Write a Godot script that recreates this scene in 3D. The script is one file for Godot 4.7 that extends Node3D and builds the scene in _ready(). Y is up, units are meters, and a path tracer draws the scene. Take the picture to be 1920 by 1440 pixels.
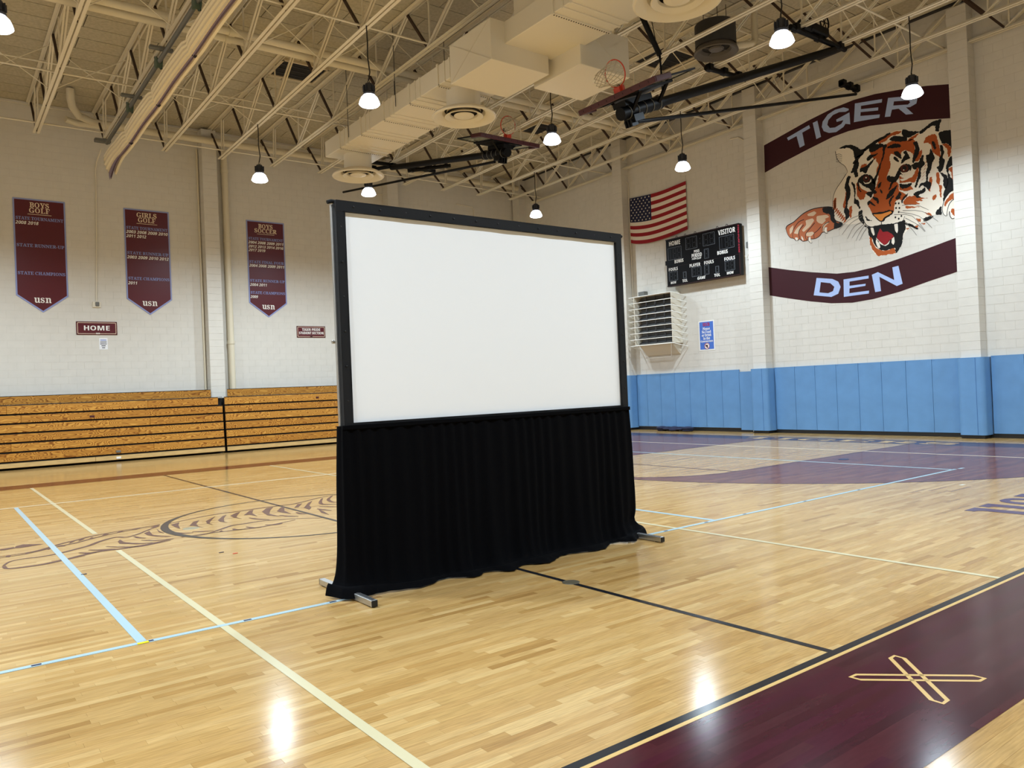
extends Node3D
# A school gymnasium with a black-skirted projection screen on the court. Units are metres; x runs along the
# bleacher wall, z towards the viewer, y up.

const WALL_R := 19.5      # inner face of the mural wall
const WALL_L := -24.9     # inner face of the bleacher wall
const WALL_B := 4.2       # wall behind the viewer
const WALL_F := -11.2     # far end wall, out of the frame
var rng := RandomNumberGenerator.new()
var M := {}
var taken := {}
var unit_box: Mesh
var unit_rod: Mesh

class MB:
	var v := PackedVector3Array()
	var n := PackedVector3Array()
	var c := PackedColorArray()
	var uv := PackedVector2Array()
	var col := Color(1, 1, 1)
	func put(p: Vector3, nn: Vector3, t := Vector2.ZERO) -> void:
		v.append(p); n.append(nn); c.append(col); uv.append(t)
	func tri(a: Vector3, b: Vector3, d: Vector3, nn: Vector3) -> void:
		if (b - a).cross(d - a).dot(nn) > 0.0:
			put(a, nn); put(d, nn); put(b, nn)
		else:
			put(a, nn); put(b, nn); put(d, nn)
	func tri3(a: Vector3, b: Vector3, d: Vector3, na: Vector3, nb: Vector3, nd: Vector3) -> void:
		if (b - a).cross(d - a).dot(na + nb + nd) > 0.0:
			put(a, na); put(d, nd); put(b, nb)
		else:
			put(a, na); put(b, nb); put(d, nd)
	func quad(a: Vector3, b: Vector3, d: Vector3, e: Vector3, nn: Vector3) -> void:
		tri(a, b, d, nn); tri(a, d, e, nn)
	func box(at: Vector3, s: Vector3, q := Basis.IDENTITY, skip_back := Vector3.ZERO) -> void:
		var x := q.x * s.x * 0.5
		var y := q.y * s.y * 0.5
		var z := q.z * s.z * 0.5
		for i in 3:
			var a: Vector3 = [x, y, z][i]
			var b: Vector3 = [y, z, x][i]
			var d: Vector3 = [z, x, y][i]
			for k in [1.0, -1.0]:
				var nn: Vector3 = (a * k).normalized()
				if skip_back != Vector3.ZERO and nn.dot(skip_back) > 0.9:
					continue
				var m: Vector3 = at + a * k
				quad(m + b + d, m + b - d, m - b - d, m - b + d, nn)
	func cbox(at: Vector3, s: Vector3, e: float, q := Basis.IDENTITY) -> void:   # chamfered box
		var h := s * 0.5
		e = minf(e, minf(h.x, minf(h.y, h.z)) * 0.9)
		var ax := [q.x, q.y, q.z]
		var hh := [h.x, h.y, h.z]
		for i in 3:
			var j := (i + 1) % 3
			var k := (i + 2) % 3
			for sg in [1.0, -1.0]:
				var m: Vector3 = at + ax[i] * hh[i] * sg
				var b: Vector3 = ax[j] * (hh[j] - e)
				var d: Vector3 = ax[k] * (hh[k] - e)
				quad(m + b + d, m + b - d, m - b - d, m - b + d, ax[i] * sg)
			for s1 in [1.0, -1.0]:
				for s2 in [1.0, -1.0]:
					var p1: Vector3 = at + ax[j] * hh[j] * s1 + ax[k] * (hh[k] - e) * s2
					var p2: Vector3 = at + ax[j] * (hh[j] - e) * s1 + ax[k] * hh[k] * s2
					var d: Vector3 = ax[i] * (hh[i] - e)
					quad(p1 + d, p1 - d, p2 - d, p2 + d, (ax[j] * s1 + ax[k] * s2).normalized())
		for s1 in [1.0, -1.0]:
			for s2 in [1.0, -1.0]:
				for s3 in [1.0, -1.0]:
					var X: Vector3 = ax[0] * s1
					var Y: Vector3 = ax[1] * s2
					var Z: Vector3 = ax[2] * s3
					tri(at + X * h.x + Y * (h.y - e) + Z * (h.z - e), at + X * (h.x - e) + Y * h.y + Z * (h.z - e), at + X * (h.x - e) + Y * (h.y - e) + Z * h.z, (X + Y + Z).normalized())
	func bar(a: Vector3, b: Vector3, w: float, h: float, up := Vector3.UP) -> void:
		var z := (b - a).normalized()
		var x := up.cross(z)
		x = x.normalized() if x.length() > 0.01 else Vector3.RIGHT
		var y := z.cross(x)
		box((a + b) * 0.5, Vector3(w, h, a.distance_to(b)), Basis(x, y, z))
	func tube(pts: Array, r, seg := 10, closed := false, caps := true) -> void:
		var k := pts.size()
		var rings := []
		var up := Vector3.UP
		for i in k:
			var a: Vector3 = pts[(i - 1 + k) % k] if closed else pts[maxi(i - 1, 0)]
			var b: Vector3 = pts[(i + 1) % k] if closed else pts[mini(i + 1, k - 1)]
			var dir := (b - a).normalized()
			if absf(dir.dot(up)) > 0.95:
				up = Vector3.RIGHT if absf(dir.x) < 0.8 else Vector3.BACK
			var x := up.cross(dir).normalized()
			var y := dir.cross(x)
			up = y
			var rr: float = r[i] if r is Array else r
			var ring := []
			for s in seg:
				var an := TAU * s / seg
				var nn := x * cos(an) + y * sin(an)
				ring.append([pts[i] + nn * rr, nn])
			rings.append(ring)
		for i in (k if closed else k - 1):
			for s in seg:
				var A: Array = rings[i][s]
				var B: Array = rings[i][(s + 1) % seg]
				var C2: Array = rings[(i + 1) % k][(s + 1) % seg]
				var D2: Array = rings[(i + 1) % k][s]
				tri3(A[0], B[0], C2[0], A[1], B[1], C2[1])
				tri3(A[0], C2[0], D2[0], A[1], C2[1], D2[1])
		if caps and not closed:
			for e in [0, k - 1]:
				var nn: Vector3 = ((pts[0] - pts[1]) if e == 0 else (pts[k - 1] - pts[k - 2])).normalized()
				for s in range(1, seg - 1):
					tri(rings[e][0][0], rings[e][s][0], rings[e][s + 1][0], nn)
	func lathe(prof: Array, at: Vector3, seg := 32, axis := Vector3.UP, inward := false) -> void:  # prof: Vector2(radius, height)
		var x := axis.cross(Vector3.FORWARD if absf(axis.z) < 0.9 else Vector3.RIGHT).normalized()
		var z := x.cross(axis)
		for i in prof.size() - 1:
			var p: Vector2 = prof[i]
			var q: Vector2 = prof[i + 1]
			var t := (q - p).normalized()
			var m := Vector2(t.y, -t.x)
			if inward:
				m = -m
			for s in seg:
				var a0 := TAU * s / seg
				var a1 := TAU * (s + 1) / seg
				var d0 := x * cos(a0) + z * sin(a0)
				var d1 := x * cos(a1) + z * sin(a1)
				var n0 := d0 * m.x + axis * m.y
				var n1 := d1 * m.x + axis * m.y
				var A := at + d0 * p.x + axis * p.y
				var B := at + d1 * p.x + axis * p.y
				var C2 := at + d1 * q.x + axis * q.y
				var D2 := at + d0 * q.x + axis * q.y
				if q.x > 0.0001:
					tri3(A, C2, D2, n0, n1, n0)
				if p.x > 0.0001:
					tri3(A, B, C2, n0, n1, n1)
	func prism(poly: PackedVector2Array, o: Vector3, u: Vector3, w: Vector3, depth: float, face_only := false) -> void:
		var nn := u.cross(w).normalized()
		var ix := Geometry2D.triangulate_polygon(poly)
		if ix.is_empty():
			push_warning("polygon could not be filled: %s" % str(poly.slice(0, 3)))
		for i in range(0, ix.size(), 3):
			var p := []
			for k in 3:
				p.append(o + u * poly[ix[i + k]].x + w * poly[ix[i + k]].y)
			tri(p[0] + nn * depth, p[1] + nn * depth, p[2] + nn * depth, nn)
			if not face_only:
				tri(p[0], p[1], p[2], -nn)
		if face_only:
			return
		var cw := Geometry2D.is_polygon_clockwise(poly)
		for i in poly.size():
			var a := poly[i]
			var b := poly[(i + 1) % poly.size()]
			var d := (b - a).normalized()
			var s := Vector2(d.y, -d.x) * (-1.0 if cw else 1.0)
			var A := o + u * a.x + w * a.y
			var B := o + u * b.x + w * b.y
			quad(A, B, B + nn * depth, A + nn * depth, (u * s.x + w * s.y).normalized())
	func mesh(colours := false, uvs := false) -> ArrayMesh:
		var arr := []
		arr.resize(Mesh.ARRAY_MAX)
		arr[Mesh.ARRAY_VERTEX] = v
		arr[Mesh.ARRAY_NORMAL] = n
		if colours:
			arr[Mesh.ARRAY_COLOR] = c
		if uvs:
			arr[Mesh.ARRAY_TEX_UV] = uv
		var m := ArrayMesh.new()
		m.add_surface_from_arrays(Mesh.PRIMITIVE_TRIANGLES, arr)
		return m

# ---------------------------------------------------------------- naming and tagging
func numbered(called: String) -> String:
	var k: int = taken.get(called, 0)
	taken[called] = k + 1
	return called if k == 0 else "%s_%03d" % [called, k]

func tag(o: Node, label: String, category: String, group := "") -> void:
	o.set_meta("label", label)
	o.set_meta("category", category)
	if group != "":
		o.set_meta("group", group)

func thing(called: String, label: String, category: String, at := Vector3.ZERO, group := "") -> Node3D:
	var o := Node3D.new()
	o.name = numbered(called)
	add_child(o)
	o.position = at
	tag(o, label, category, group)
	return o

func part(called: String, b: MB, m: Material, parent: Node, colours := false) -> MeshInstance3D:
	var o := MeshInstance3D.new()
	o.name = called
	o.mesh = b.mesh(colours)
	o.material_override = m
	parent.add_child(o, true)
	return o

func whole(called: String, b: MB, m: Material, label: String, category: String, group := "") -> MeshInstance3D:
	var o := MeshInstance3D.new()
	o.name = numbered(called)
	o.mesh = b.mesh()
	o.material_override = m
	add_child(o)
	tag(o, label, category, group)
	return o

func structure(called: String, b: MB, m: Material, colours := false) -> MeshInstance3D:
	var o := MeshInstance3D.new()
	o.name = called
	o.mesh = b.mesh(colours)
	o.material_override = m
	add_child(o)
	o.set_meta("kind", "structure")
	return o

func piece(called: String, mesh: Mesh, m: Material, parent: Node, t: Transform3D) -> MeshInstance3D:
	var o := MeshInstance3D.new()
	o.name = called
	o.mesh = mesh
	o.material_override = m
	o.transform = t
	parent.add_child(o, true)
	return o

func rod(called: String, a: Vector3, b: Vector3, r: float, m: Material, parent: Node) -> MeshInstance3D:
	return piece(called, unit_rod, m, parent, along(a, b, r * 2.0, r * 2.0))

func beam(called: String, a: Vector3, b: Vector3, w: float, h: float, m: Material, parent: Node) -> MeshInstance3D:
	return piece(called, unit_box, m, parent, along(a, b, w, h))

func along(a: Vector3, b: Vector3, w: float, h: float) -> Transform3D:   # unit y runs from a to b
	var y := (b - a).normalized()
	var x := Vector3.UP.cross(y)
	x = x.normalized() if x.length() > 0.01 else Vector3.RIGHT
	var z := x.cross(y)
	return Transform3D(Basis(x * w, y * a.distance_to(b), z * h), (a + b) * 0.5)

const ON_R := Basis(Vector3(0, 0, 1), Vector3(0, 1, 0), Vector3(-1, 0, 0))    # facing away from the mural wall
const ON_L := Basis(Vector3(1, 0, 0), Vector3(0, 1, 0), Vector3(0, 0, 1))     # facing away from the bleacher wall
const ON_FLOOR := Basis(Vector3(1, 0, 0), Vector3(0, 0, -1), Vector3(0, 1, 0))

var fonts := {}
func font(kind: String) -> SystemFont:
	if not fonts.has(kind):
		var f := SystemFont.new()
		f.font_names = PackedStringArray(["Droid Serif" if kind.begins_with("serif") else "Droid Sans"])
		f.font_weight = 700
		fonts[kind] = f
	return fonts[kind]

# lettering of a given height, its box centred (align 0) or starting (align -1) at a point
func text(s: String, kind: String, h: float, w: float, at: Vector3, q: Basis, m: Material, parent: Node, align := 0, slant := 0.0, deep := 0.004) -> void:
	var t := TextMesh.new()
	t.text = s
	t.font = font(kind)
	t.font_size = 32
	t.pixel_size = 0.01
	t.depth = 0.01
	t.curve_step = 1.5
	var bb := t.get_aabb()
	if bb.size.y < 0.0001:
		return
	var sy := h / bb.size.y
	var sx := w / bb.size.x if w > 0.0 else sy
	var o := MeshInstance3D.new()
	o.name = "lettering"
	o.mesh = t
	o.material_override = m
	var mid := bb.get_center()
	if align < 0:
		mid.x = bb.position.x
	var b := Basis(q.x * sx, (q.y + q.x * slant) * sy, q.z * (deep / 0.01))
	o.transform = Transform3D(b, at - b * Vector3(mid.x, mid.y, bb.position.z))
	parent.add_child(o, true)

# ---------------------------------------------------------------- materials
func mat(key: String, c: Color, rough := 0.6, metal := 0.0, spec := 0.5) -> StandardMaterial3D:
	var m := StandardMaterial3D.new()
	m.resource_name = key
	m.albedo_color = c
	m.roughness = rough
	m.metallic = metal
	m.metallic_specular = spec
	M[key] = m
	return m

func c8(r: int, g: int, b: int) -> Color:
	return Color(r / 255.0, g / 255.0, b / 255.0)

func noise_tex(freq: float, lo: float, hi: float, size := 512, seed_ := 1, octaves := 4) -> NoiseTexture2D:
	var f := FastNoiseLite.new()
	f.noise_type = FastNoiseLite.TYPE_SIMPLEX_SMOOTH
	f.frequency = freq
	f.fractal_octaves = octaves
	f.seed = seed_
	var t := NoiseTexture2D.new()
	t.width = size
	t.height = size
	t.seamless = true
	t.noise = f
	var g := Gradient.new()
	g.set_color(0, Color(lo, lo, lo))
	g.set_color(1, Color(hi, hi, hi))
	t.color_ramp = g
	return t

func tri_tex(m: StandardMaterial3D, t: Texture2D, scale: Vector3, bump := 0.0, bump_tex: Texture2D = null) -> void:
	m.albedo_texture = t
	m.uv1_triplanar = true
	m.uv1_world_triplanar = true
	m.uv1_scale = scale
	if bump > 0.0:
		m.heightmap_enabled = true
		m.heightmap_texture = bump_tex if bump_tex else t
		m.heightmap_scale = bump

func grain_tex(seed_: int) -> NoiseTexture2D:     # contour bands, as of flat-sawn boards
	var f := FastNoiseLite.new()
	f.noise_type = FastNoiseLite.TYPE_SIMPLEX_SMOOTH
	f.frequency = 0.005
	f.fractal_octaves = 2
	f.seed = seed_
	var t := NoiseTexture2D.new()
	t.width = 1024
	t.height = 512
	t.seamless = true
	t.noise = f
	var g := Gradient.new()
	g.set_color(0, c8(212, 158, 84))
	g.set_color(1, c8(206, 150, 76))
	for i in 8:
		var a := 0.06 + i * 0.11
		g.add_point(a, c8(212, 158, 84))
		g.add_point(a + 0.045, c8(192, 134, 62))
		g.add_point(a + 0.075, c8(136, 82, 30))
		g.add_point(a + 0.085, c8(140, 86, 32))
		g.add_point(a + 0.095, c8(208, 152, 78))
	t.color_ramp = g
	return t

func make_materials() -> void:
	var speck := noise_tex(0.02, 0.9, 1.0, 512, 3)
	var fine := noise_tex(0.12, 0.0, 1.0, 512, 5)
	var m := mat("wall_paint", c8(218, 213, 203), 0.55, 0.0, 0.4)
	tri_tex(m, noise_tex(0.01, 0.975, 1.0, 512, 8), Vector3(0.5, 0.5, 0.5))
	m = mat("mortar", c8(206, 201, 190), 0.8)
	m = mat("deck", c8(196, 186, 162), 0.95, 0.0, 0.2)
	tri_tex(m, noise_tex(0.03, 0.88, 1.0, 512, 21, 5), Vector3(0.6, 0.6, 0.6))
	mat("deck_gap", c8(84, 74, 58), 0.95, 0.0, 0.2)
	m = mat("steel_paint", c8(226, 217, 196), 0.5)
	m = mat("steel_brown", c8(62, 44, 32), 0.7)  # dark brown tone of the end webs and alternate joist diagonals
	m = mat("pipe_paint", c8(218, 208, 184), 0.45)
	m = mat("duct", c8(228, 219, 198), 0.5, 0.0, 0.5)
	mat("duct_edge", c8(206, 190, 158), 0.5)
	mat("hole", c8(26, 22, 18), 0.9)
	mat("black_steel", c8(9, 9, 11), 0.5, 0.0, 0.3)
	mat("dark_grey", c8(52, 51, 52), 0.6)
	mat("drum_ring", c8(84, 78, 72), 0.6)
	mat("grey_steel", c8(120, 120, 116), 0.5, 0.5)
	mat("green_iron", c8(86, 104, 92), 0.5, 0.3)
	m = mat("maple", c8(255, 255, 255), 0.15, 0.0, 0.28)
	m.vertex_color_use_as_albedo = true
	tri_tex(m, noise_tex(0.02, 0.84, 1.0, 1024, 11, 5), Vector3(0.22, 1.0, 3.4), 0.012, noise_tex(0.004, 0.0, 1.0, 512, 14, 2))
	for i in 7:
		var mm := mat("maple_%d" % i, lin(plank_tone(i)).linear_to_srgb(), 0.15, 0.0, 0.28)
		tri_tex(mm, m.albedo_texture, m.uv1_scale, 0.012, m.heightmap_texture)
	mat("floor_gap", c8(150, 112, 66), 0.5)
	m = mat("floor_paint", Color.WHITE, 0.16, 0.0, 0.2)
	m.vertex_color_use_as_albedo = true
	tri_tex(m, noise_tex(0.03, 0.9, 1.0, 512, 19, 4), Vector3(0.4, 1.0, 2.0))
	for k in [["maroon_paint", c8(92, 46, 54)], ["black_paint", c8(30, 30, 33)], ["tiger_paint", c8(84, 50, 44)], ["cream_paint", c8(196, 184, 148)], ["letter_paint", c8(84, 60, 80)], ["tape_blue", c8(160, 182, 188)], ["tape_white", c8(206, 198, 176)], ["ink", c8(34, 36, 66)], ["tape_yellow", c8(244, 222, 40)], ["stripe_paint", c8(112, 66, 54)], ["bare_maple", c8(202, 166, 104)]]:
		mat(k[0], k[1], 0.18, 0.0, 0.24)
	m = mat("bleacher_wood", c8(255, 253, 224), 0.35, 0.0, 0.45)
	tri_tex(m, grain_tex(31), Vector3(0.22, 1.55, 0.22))
	m = mat("bleacher_wood_b", c8(242, 234, 200), 0.35, 0.0, 0.45)
	tri_tex(m, grain_tex(47), Vector3(0.2, 1.4, 0.2))
	m = mat("kick_wood", c8(255, 252, 244), 0.35, 0.0, 0.45)
	tri_tex(m, noise_tex(0.02, 0.8, 0.94, 512, 41, 4), Vector3(0.3, 2.4, 0.3))
	m.albedo_color = c8(234, 196, 132)
	mat("shadow_gap", c8(16, 14, 12), 0.9)
	m = mat("vinyl_blue", c8(103, 149, 196), 0.42, 0.0, 0.45)
	tri_tex(m, noise_tex(0.01, 0.95, 1.0, 256, 51, 3), Vector3(0.8, 0.8, 0.8), 0.15, noise_tex(0.012, 0.0, 1.0, 256, 52, 2))
	mat("vinyl_seam", c8(60, 104, 160), 0.6)
	mat("base_black", c8(20, 19, 19), 0.5)
	mat("screen_white", c8(246, 247, 248), 0.75, 0.0, 0.3)
	m = mat("border_cloth", c8(12, 13, 16), 0.7, 0.0, 0.4)
	m.rim_enabled = true; m.rim = 0.15
	m = mat("velvet", c8(7, 7, 9), 0.9, 0.0, 0.15)
	m.rim_enabled = true; m.rim = 0.05
	mat("aluminium", c8(196, 196, 194), 0.32, 0.9)
	mat("cap_black", c8(14, 14, 15), 0.5)
	mat("maroon_sign", c8(88, 20, 31), 0.35)
	mat("banner_edge", c8(140, 152, 204), 0.5)
	mat("banner_blue", c8(134, 150, 206), 0.5)
	mat("white_ink", c8(240, 238, 232), 0.55)
	mat("cream_ink", c8(232, 214, 186), 0.55)
	mat("tiger_blue", c8(170, 190, 232), 0.55)
	mat("paper", c8(238, 238, 240), 0.8)
	mat("dark_ink", c8(60, 60, 70), 0.8)
	mat("poster_blue", c8(70, 112, 196), 0.4)
	mat("poster_red", c8(178, 32, 60), 0.5)
	mat("flag_red", c8(150, 20, 34), 0.85)
	mat("flag_white", c8(232, 222, 208), 0.85)
	mat("flag_blue", c8(26, 30, 66), 0.85)
	mat("board_black", c8(9, 10, 13), 0.4, 0.0, 0.3)
	mat("board_maroon", c8(36, 10, 14), 0.35)
	mat("digit_off", c8(24, 29, 34), 0.5)
	mat("board_line", c8(110, 116, 124), 0.5)
	m = mat("mural_paint", Color.WHITE, 0.6, 0.0, 0.35)
	m.vertex_color_use_as_albedo = true
	mat("guard_white", c8(242, 240, 232), 0.4)
	mat("heater_case", c8(226, 218, 200), 0.5)
	mat("fin_grey", c8(74, 74, 74), 0.5)
	mat("rim_orange", c8(206, 62, 34), 0.4)
	mat("net_white", c8(206, 196, 176), 0.8)
	mat("pad_maroon", c8(70, 22, 29), 0.45)
	m = mat("backboard_glass", Color(0.75, 0.82, 0.8, 0.28), 0.08)
	m.transparency = BaseMaterial3D.TRANSPARENCY_ALPHA
	m = mat("curtain_cream", c8(242, 228, 196), 0.6)
	m = mat("curtain_band", c8(140, 124, 142), 0.55)
	mat("strap_dark", c8(46, 40, 50), 0.7)
	mat("plate_brass", c8(96, 88, 70), 0.4, 0.3)
	mat("plate_grey", c8(150, 140, 112), 0.4, 0.3)
	mat("cord", c8(30, 28, 26), 0.7)
	mat("lamp_case", c8(64, 66, 72), 0.45, 0.4)
	m = mat("lamp_glow", c8(250, 250, 255), 0.4)
	m.emission_enabled = true
	m.emission = Color(0.96, 0.98, 1.0)
	m.emission_energy_multiplier = 10.0
	mat("bundle_blue", c8(24, 28, 56), 0.8)

func lin(c: Color) -> Color:
	return c.srgb_to_linear()

func plank_tone(i: int) -> Color:
	return [c8(196, 157, 98), c8(202, 164, 106), c8(190, 150, 91), c8(182, 141, 83), c8(208, 172, 114), c8(193, 153, 95), c8(170, 129, 74)][i]

# ---------------------------------------------------------------- the scene
func _ready() -> void:
	rng.seed = 7
	var cam := Camera3D.new()
	cam.name = "camera"
	cam.projection = Camera3D.PROJECTION_PERSPECTIVE
	cam.keep_aspect = Camera3D.KEEP_HEIGHT
	cam.fov = rad_to_deg(2.0 * atan(720.0 / 1454.38))
	cam.near = 0.05
	cam.far = 200.0
	cam.transform = Transform3D(Basis(Vector3.UP, -0.647646) * Basis(Vector3.RIGHT, 0.00514998) * Basis(Vector3.BACK, -0.0417238), Vector3(0, 1.6, 0))
	add_child(cam)
	var we := WorldEnvironment.new()
	we.name = "environment"
	var env := Environment.new()
	env.background_mode = Environment.BG_COLOR
	env.background_color = Color.BLACK
	env.tonemap_mode = Environment.TONE_MAPPER_LINEAR
	env.tonemap_exposure = 1.0
	env.sdfgi_enabled = true
	env.ssao_enabled = true
	env.ssil_enabled = true
	we.environment = env
	add_child(we)
	make_materials()
	unit_box = BoxMesh.new()
	var cy := CylinderMesh.new()
	cy.top_radius = 0.5
	cy.bottom_radius = 0.5
	cy.height = 1.0
	cy.radial_segments = 8
	cy.rings = 0
	unit_rod = cy
	lamps()
	room()
	floor_planks()
	court_marks()
	bleachers()
	wall_pads()
	joists()
	ducts_and_pipes()
	projection_screen()
	backstops()
	divider_curtain()
	mural()
	left_wall_things()
	right_wall_things()

const LAMP_POWER := 25.5
const LAMP_COLOR := Color(0.866, 0.941, 1.0)
func lamps() -> void:
	var seen := {
		"7.27,-20.35": "hanging high bay lamp glowing in front of the bleacher wall above the soccer banner",
		"10.46,-20.35": "hanging high bay lamp just below the farthest round diffuser, behind the thin black brace rod",
		"16.72,-20.35": "hanging high bay lamp just above the right half of the projection screen",
		"7.27,-13.95": "hanging high bay lamp on a long dark cord beside the long rectangular duct",
		"12.05,-13.95": "hanging high bay lamp at the right end of the farther folded backboard",
		"16.72,-13.95": "hanging high bay lamp directly above the national flag on the mural wall",
		"12.05,-7.75": "hanging high bay lamp beside the black winch bar of the nearer backstop",
		"16.72,-7.75": "hanging high bay lamp in front of the upper maroon lettering band of the mural",
		"1.05,-13.95": "hanging high bay lamp cut by the left edge of the picture among the roof joists"}
	for z in [-20.35, -13.95, -7.75, -1.5]:
		for x in [-8.45, -3.7, 1.05, 7.27, 12.05, 16.72]:
			var xx: float = 10.46 if z == -20.35 and x == 12.05 else x
			var key := "%s,%s" % [str(xx), str(z)]
			var l: String = seen.get(key, "high bay lamp out of view, row %s, %s from the mural wall" % [{-20.35: "along the bleachers", -13.95: "beyond the screen", -7.75: "over the court centre", -1.5: "above the viewer"}[z], {-8.45: "sixth", -3.7: "fifth", 1.05: "fourth", 7.27: "third", 12.05: "second", 16.72: "first"}[x]])
			lamp(Vector3(xx, 7.45, z), l)

var lamp_mesh := {}
func lamp(at: Vector3, label: String) -> void:
	var t := thing("high_bay_lamp", label, "lamp", at, "hanging high bay lamps")
	if lamp_mesh.is_empty():
		var b := MB.new()
		b.lathe([Vector2(0.0, 0.36), Vector2(0.07, 0.36), Vector2(0.085, 0.33), Vector2(0.085, 0.2), Vector2(0.12, 0.17), Vector2(0.12, 0.13), Vector2(0.0, 0.13)], Vector3.ZERO, 16, Vector3.UP, true)
		for i in 10:
			var a := TAU * i / 10.0
			b.box(Vector3(cos(a) * 0.1, 0.26, sin(a) * 0.1), Vector3(0.05, 0.12, 0.008), Basis(Vector3.UP, -a))
		lamp_mesh.housing = b.mesh()
		b = MB.new()
		b.lathe([Vector2(0.0, 0.13), Vector2(0.11, 0.128), Vector2(0.16, 0.08), Vector2(0.195, 0.0), Vector2(0.21, -0.05), Vector2(0.18, -0.08), Vector2(0.0, -0.09)], Vector3.ZERO, 20, Vector3.UP, true)
		lamp_mesh.glow = b.mesh()
		b = MB.new()
		b.tube([Vector3(0, 0.36, 0), Vector3(0.02, 0.4, 0), Vector3(0.0, 0.44, 0), Vector3(-0.02, 0.4, 0), Vector3(0, 0.36, 0)], 0.008, 6)
		lamp_mesh.hook = b.mesh()
	piece("housing", lamp_mesh.housing, M.lamp_case, t, Transform3D.IDENTITY)
	piece("glowing_shade", lamp_mesh.glow, M.lamp_glow, t, Transform3D.IDENTITY)
	piece("hook", lamp_mesh.hook, M.black_steel, t, Transform3D.IDENTITY)
	var c := MB.new()
	var top := joist_y(at.z) - at.y
	c.tube([Vector3(0, 0.43, 0), Vector3(0.03, 0.6, 0.01), Vector3(0.0, 0.9, 0), Vector3(0.01, 1.2, 0), Vector3(0, top, 0)], 0.013, 6)
	part("power_cord", c, M.cord, t)
	var li := SpotLight3D.new()
	li.name = "light"
	li.light_energy = LAMP_POWER
	li.light_color = LAMP_COLOR
	li.light_size = 0.17
	li.spot_angle = 80.0
	li.spot_angle_attenuation = 0.8
	li.spot_range = 60.0
	li.spot_attenuation = 2.0
	li.shadow_enabled = true
	li.position = Vector3(0, -0.22, 0)
	li.rotation = Vector3(-PI / 2, 0, 0)
	t.add_child(li)

func joist_y(z: float) -> float:       # underside of the joists: the roof rises a little towards the ridge
	return 8.85 + 0.013 * (z + 23.8)

func deck_y(z: float) -> float:
	return 10.02 + 0.013 * (z + 23.8)

# ---------------------------------------------------------------- room shell
func room() -> void:
	var b := MB.new()
	b.box(Vector3(4.15, -0.17, -10.35), Vector3(31.9, 0.3, 30.3))
	var fl := structure("floor", b, M.floor_gap)
	fl.position.y = 0.0
	b = MB.new()
	b.box(Vector3(4.15, 5.2, WALL_L - 0.202), Vector3(31.9, 10.4, 0.4))
	var wl := structure("wall_left", b, M.mortar)
	b = MB.new()
	b.box(Vector3(WALL_R + 0.202, 5.3, -10.35), Vector3(0.4, 10.6, 30.3))
	var wr := structure("wall_right", b, M.mortar)
	b = MB.new()
	b.box(Vector3(4.15, 5.3, WALL_B + 0.2), Vector3(31.9, 10.6, 0.4))
	structure("wall_back", b, M.wall_paint)
	b = MB.new()
	b.box(Vector3(WALL_F - 0.2, 5.3, -10.35), Vector3(0.4, 10.6, 30.3))
	structure("wall_front", b, M.wall_paint)
	block_wall(wl, true)
	block_wall(wr, false)
	# pilasters
	var k := 5
	for z in [-24.6, -18.9, -13.5, -7.84, -2.2, 3.4]:
		pilaster("trim_%d" % k, Vector3(WALL_R - 0.16, 0, z), Vector3(0.34, 0, 0.43))
		k += 1
	for x in [-5.6, 0.8, 7.2, 13.55]:
		pilaster("trim_%d" % k, Vector3(x, 0, WALL_L + 0.2), Vector3(0.44, 0, 0.4))
		k += 1
	# wood-fibre roof deck in panels between recessed joints
	b = MB.new()
	var q := Basis(Vector3.RIGHT, -0.013)
	b.box(Vector3(4.15, deck_y(-10.35) + 0.17, -10.35), Vector3(31.9, 0.2, 30.4), q)
	var ce := structure("ceiling", b, M.deck_gap)
	var rest := MB.new()
	var w := 0.61
	var l := 3.17
	var unit := unit_box
	var r := 0
	var z := WALL_L
	while z < WALL_B - 0.1:
		var x := WALL_F - (l * 0.5 if r % 2 else 0.0)
		while x < WALL_R:
			var x0 := maxf(x, WALL_F)
			var x1 := minf(x + l, WALL_R)
			var c := Vector3((x0 + x1) * 0.5, deck_y(z + w * 0.5) + 0.04 + rng.randf() * 0.004, z + w * 0.5)
			var s := Vector3(x1 - x0 - 0.02, 0.06, w - 0.02)
			if x1 > 0.6 and z < -4.0:
				piece("deck_panel", unit, M.deck, ce, Transform3D(q.scaled_local(s), c))
			else:
				rest.box(c, s, q)
			x += l
		z += w
		r += 1
	part("deck_panel", rest, M.deck, ce).set_meta("kind", "stuff")
	b = MB.new()
	b.box(Vector3(WALL_R - 0.03, 0.05, -10.4), Vector3(0.04, 0.1, 28.9))
	structure("baseboard_right", b, M.base_black)
	b = MB.new()      # dark expansion gap and steel angle where the deck meets the mural wall
	b.bar(Vector3(WALL_R - 0.06, deck_y(-24.8) - 0.05, -24.8), Vector3(WALL_R - 0.06, deck_y(4.0) - 0.05, 4.0), 0.1, 0.1)
	structure("trim_1", b, M.dark_grey)
	b = MB.new()
	b.bar(Vector3(WALL_F, 9.98, WALL_L + 0.06), Vector3(WALL_R, 9.98, WALL_L + 0.06), 0.1, 0.06)
	structure("trim_2", b, M.mortar)

func pilaster(called: String, at: Vector3, s: Vector3) -> void:   # painted block pillar built against a wall
	var b := MB.new()
	var y := 0.0
	while y < 9.95:
		b.cbox(Vector3(at.x, y + 0.1016, at.z), Vector3(s.x, 0.2015, s.z), 0.003)
		y += 0.2032
	structure(called, b, M.wall_paint)

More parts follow.
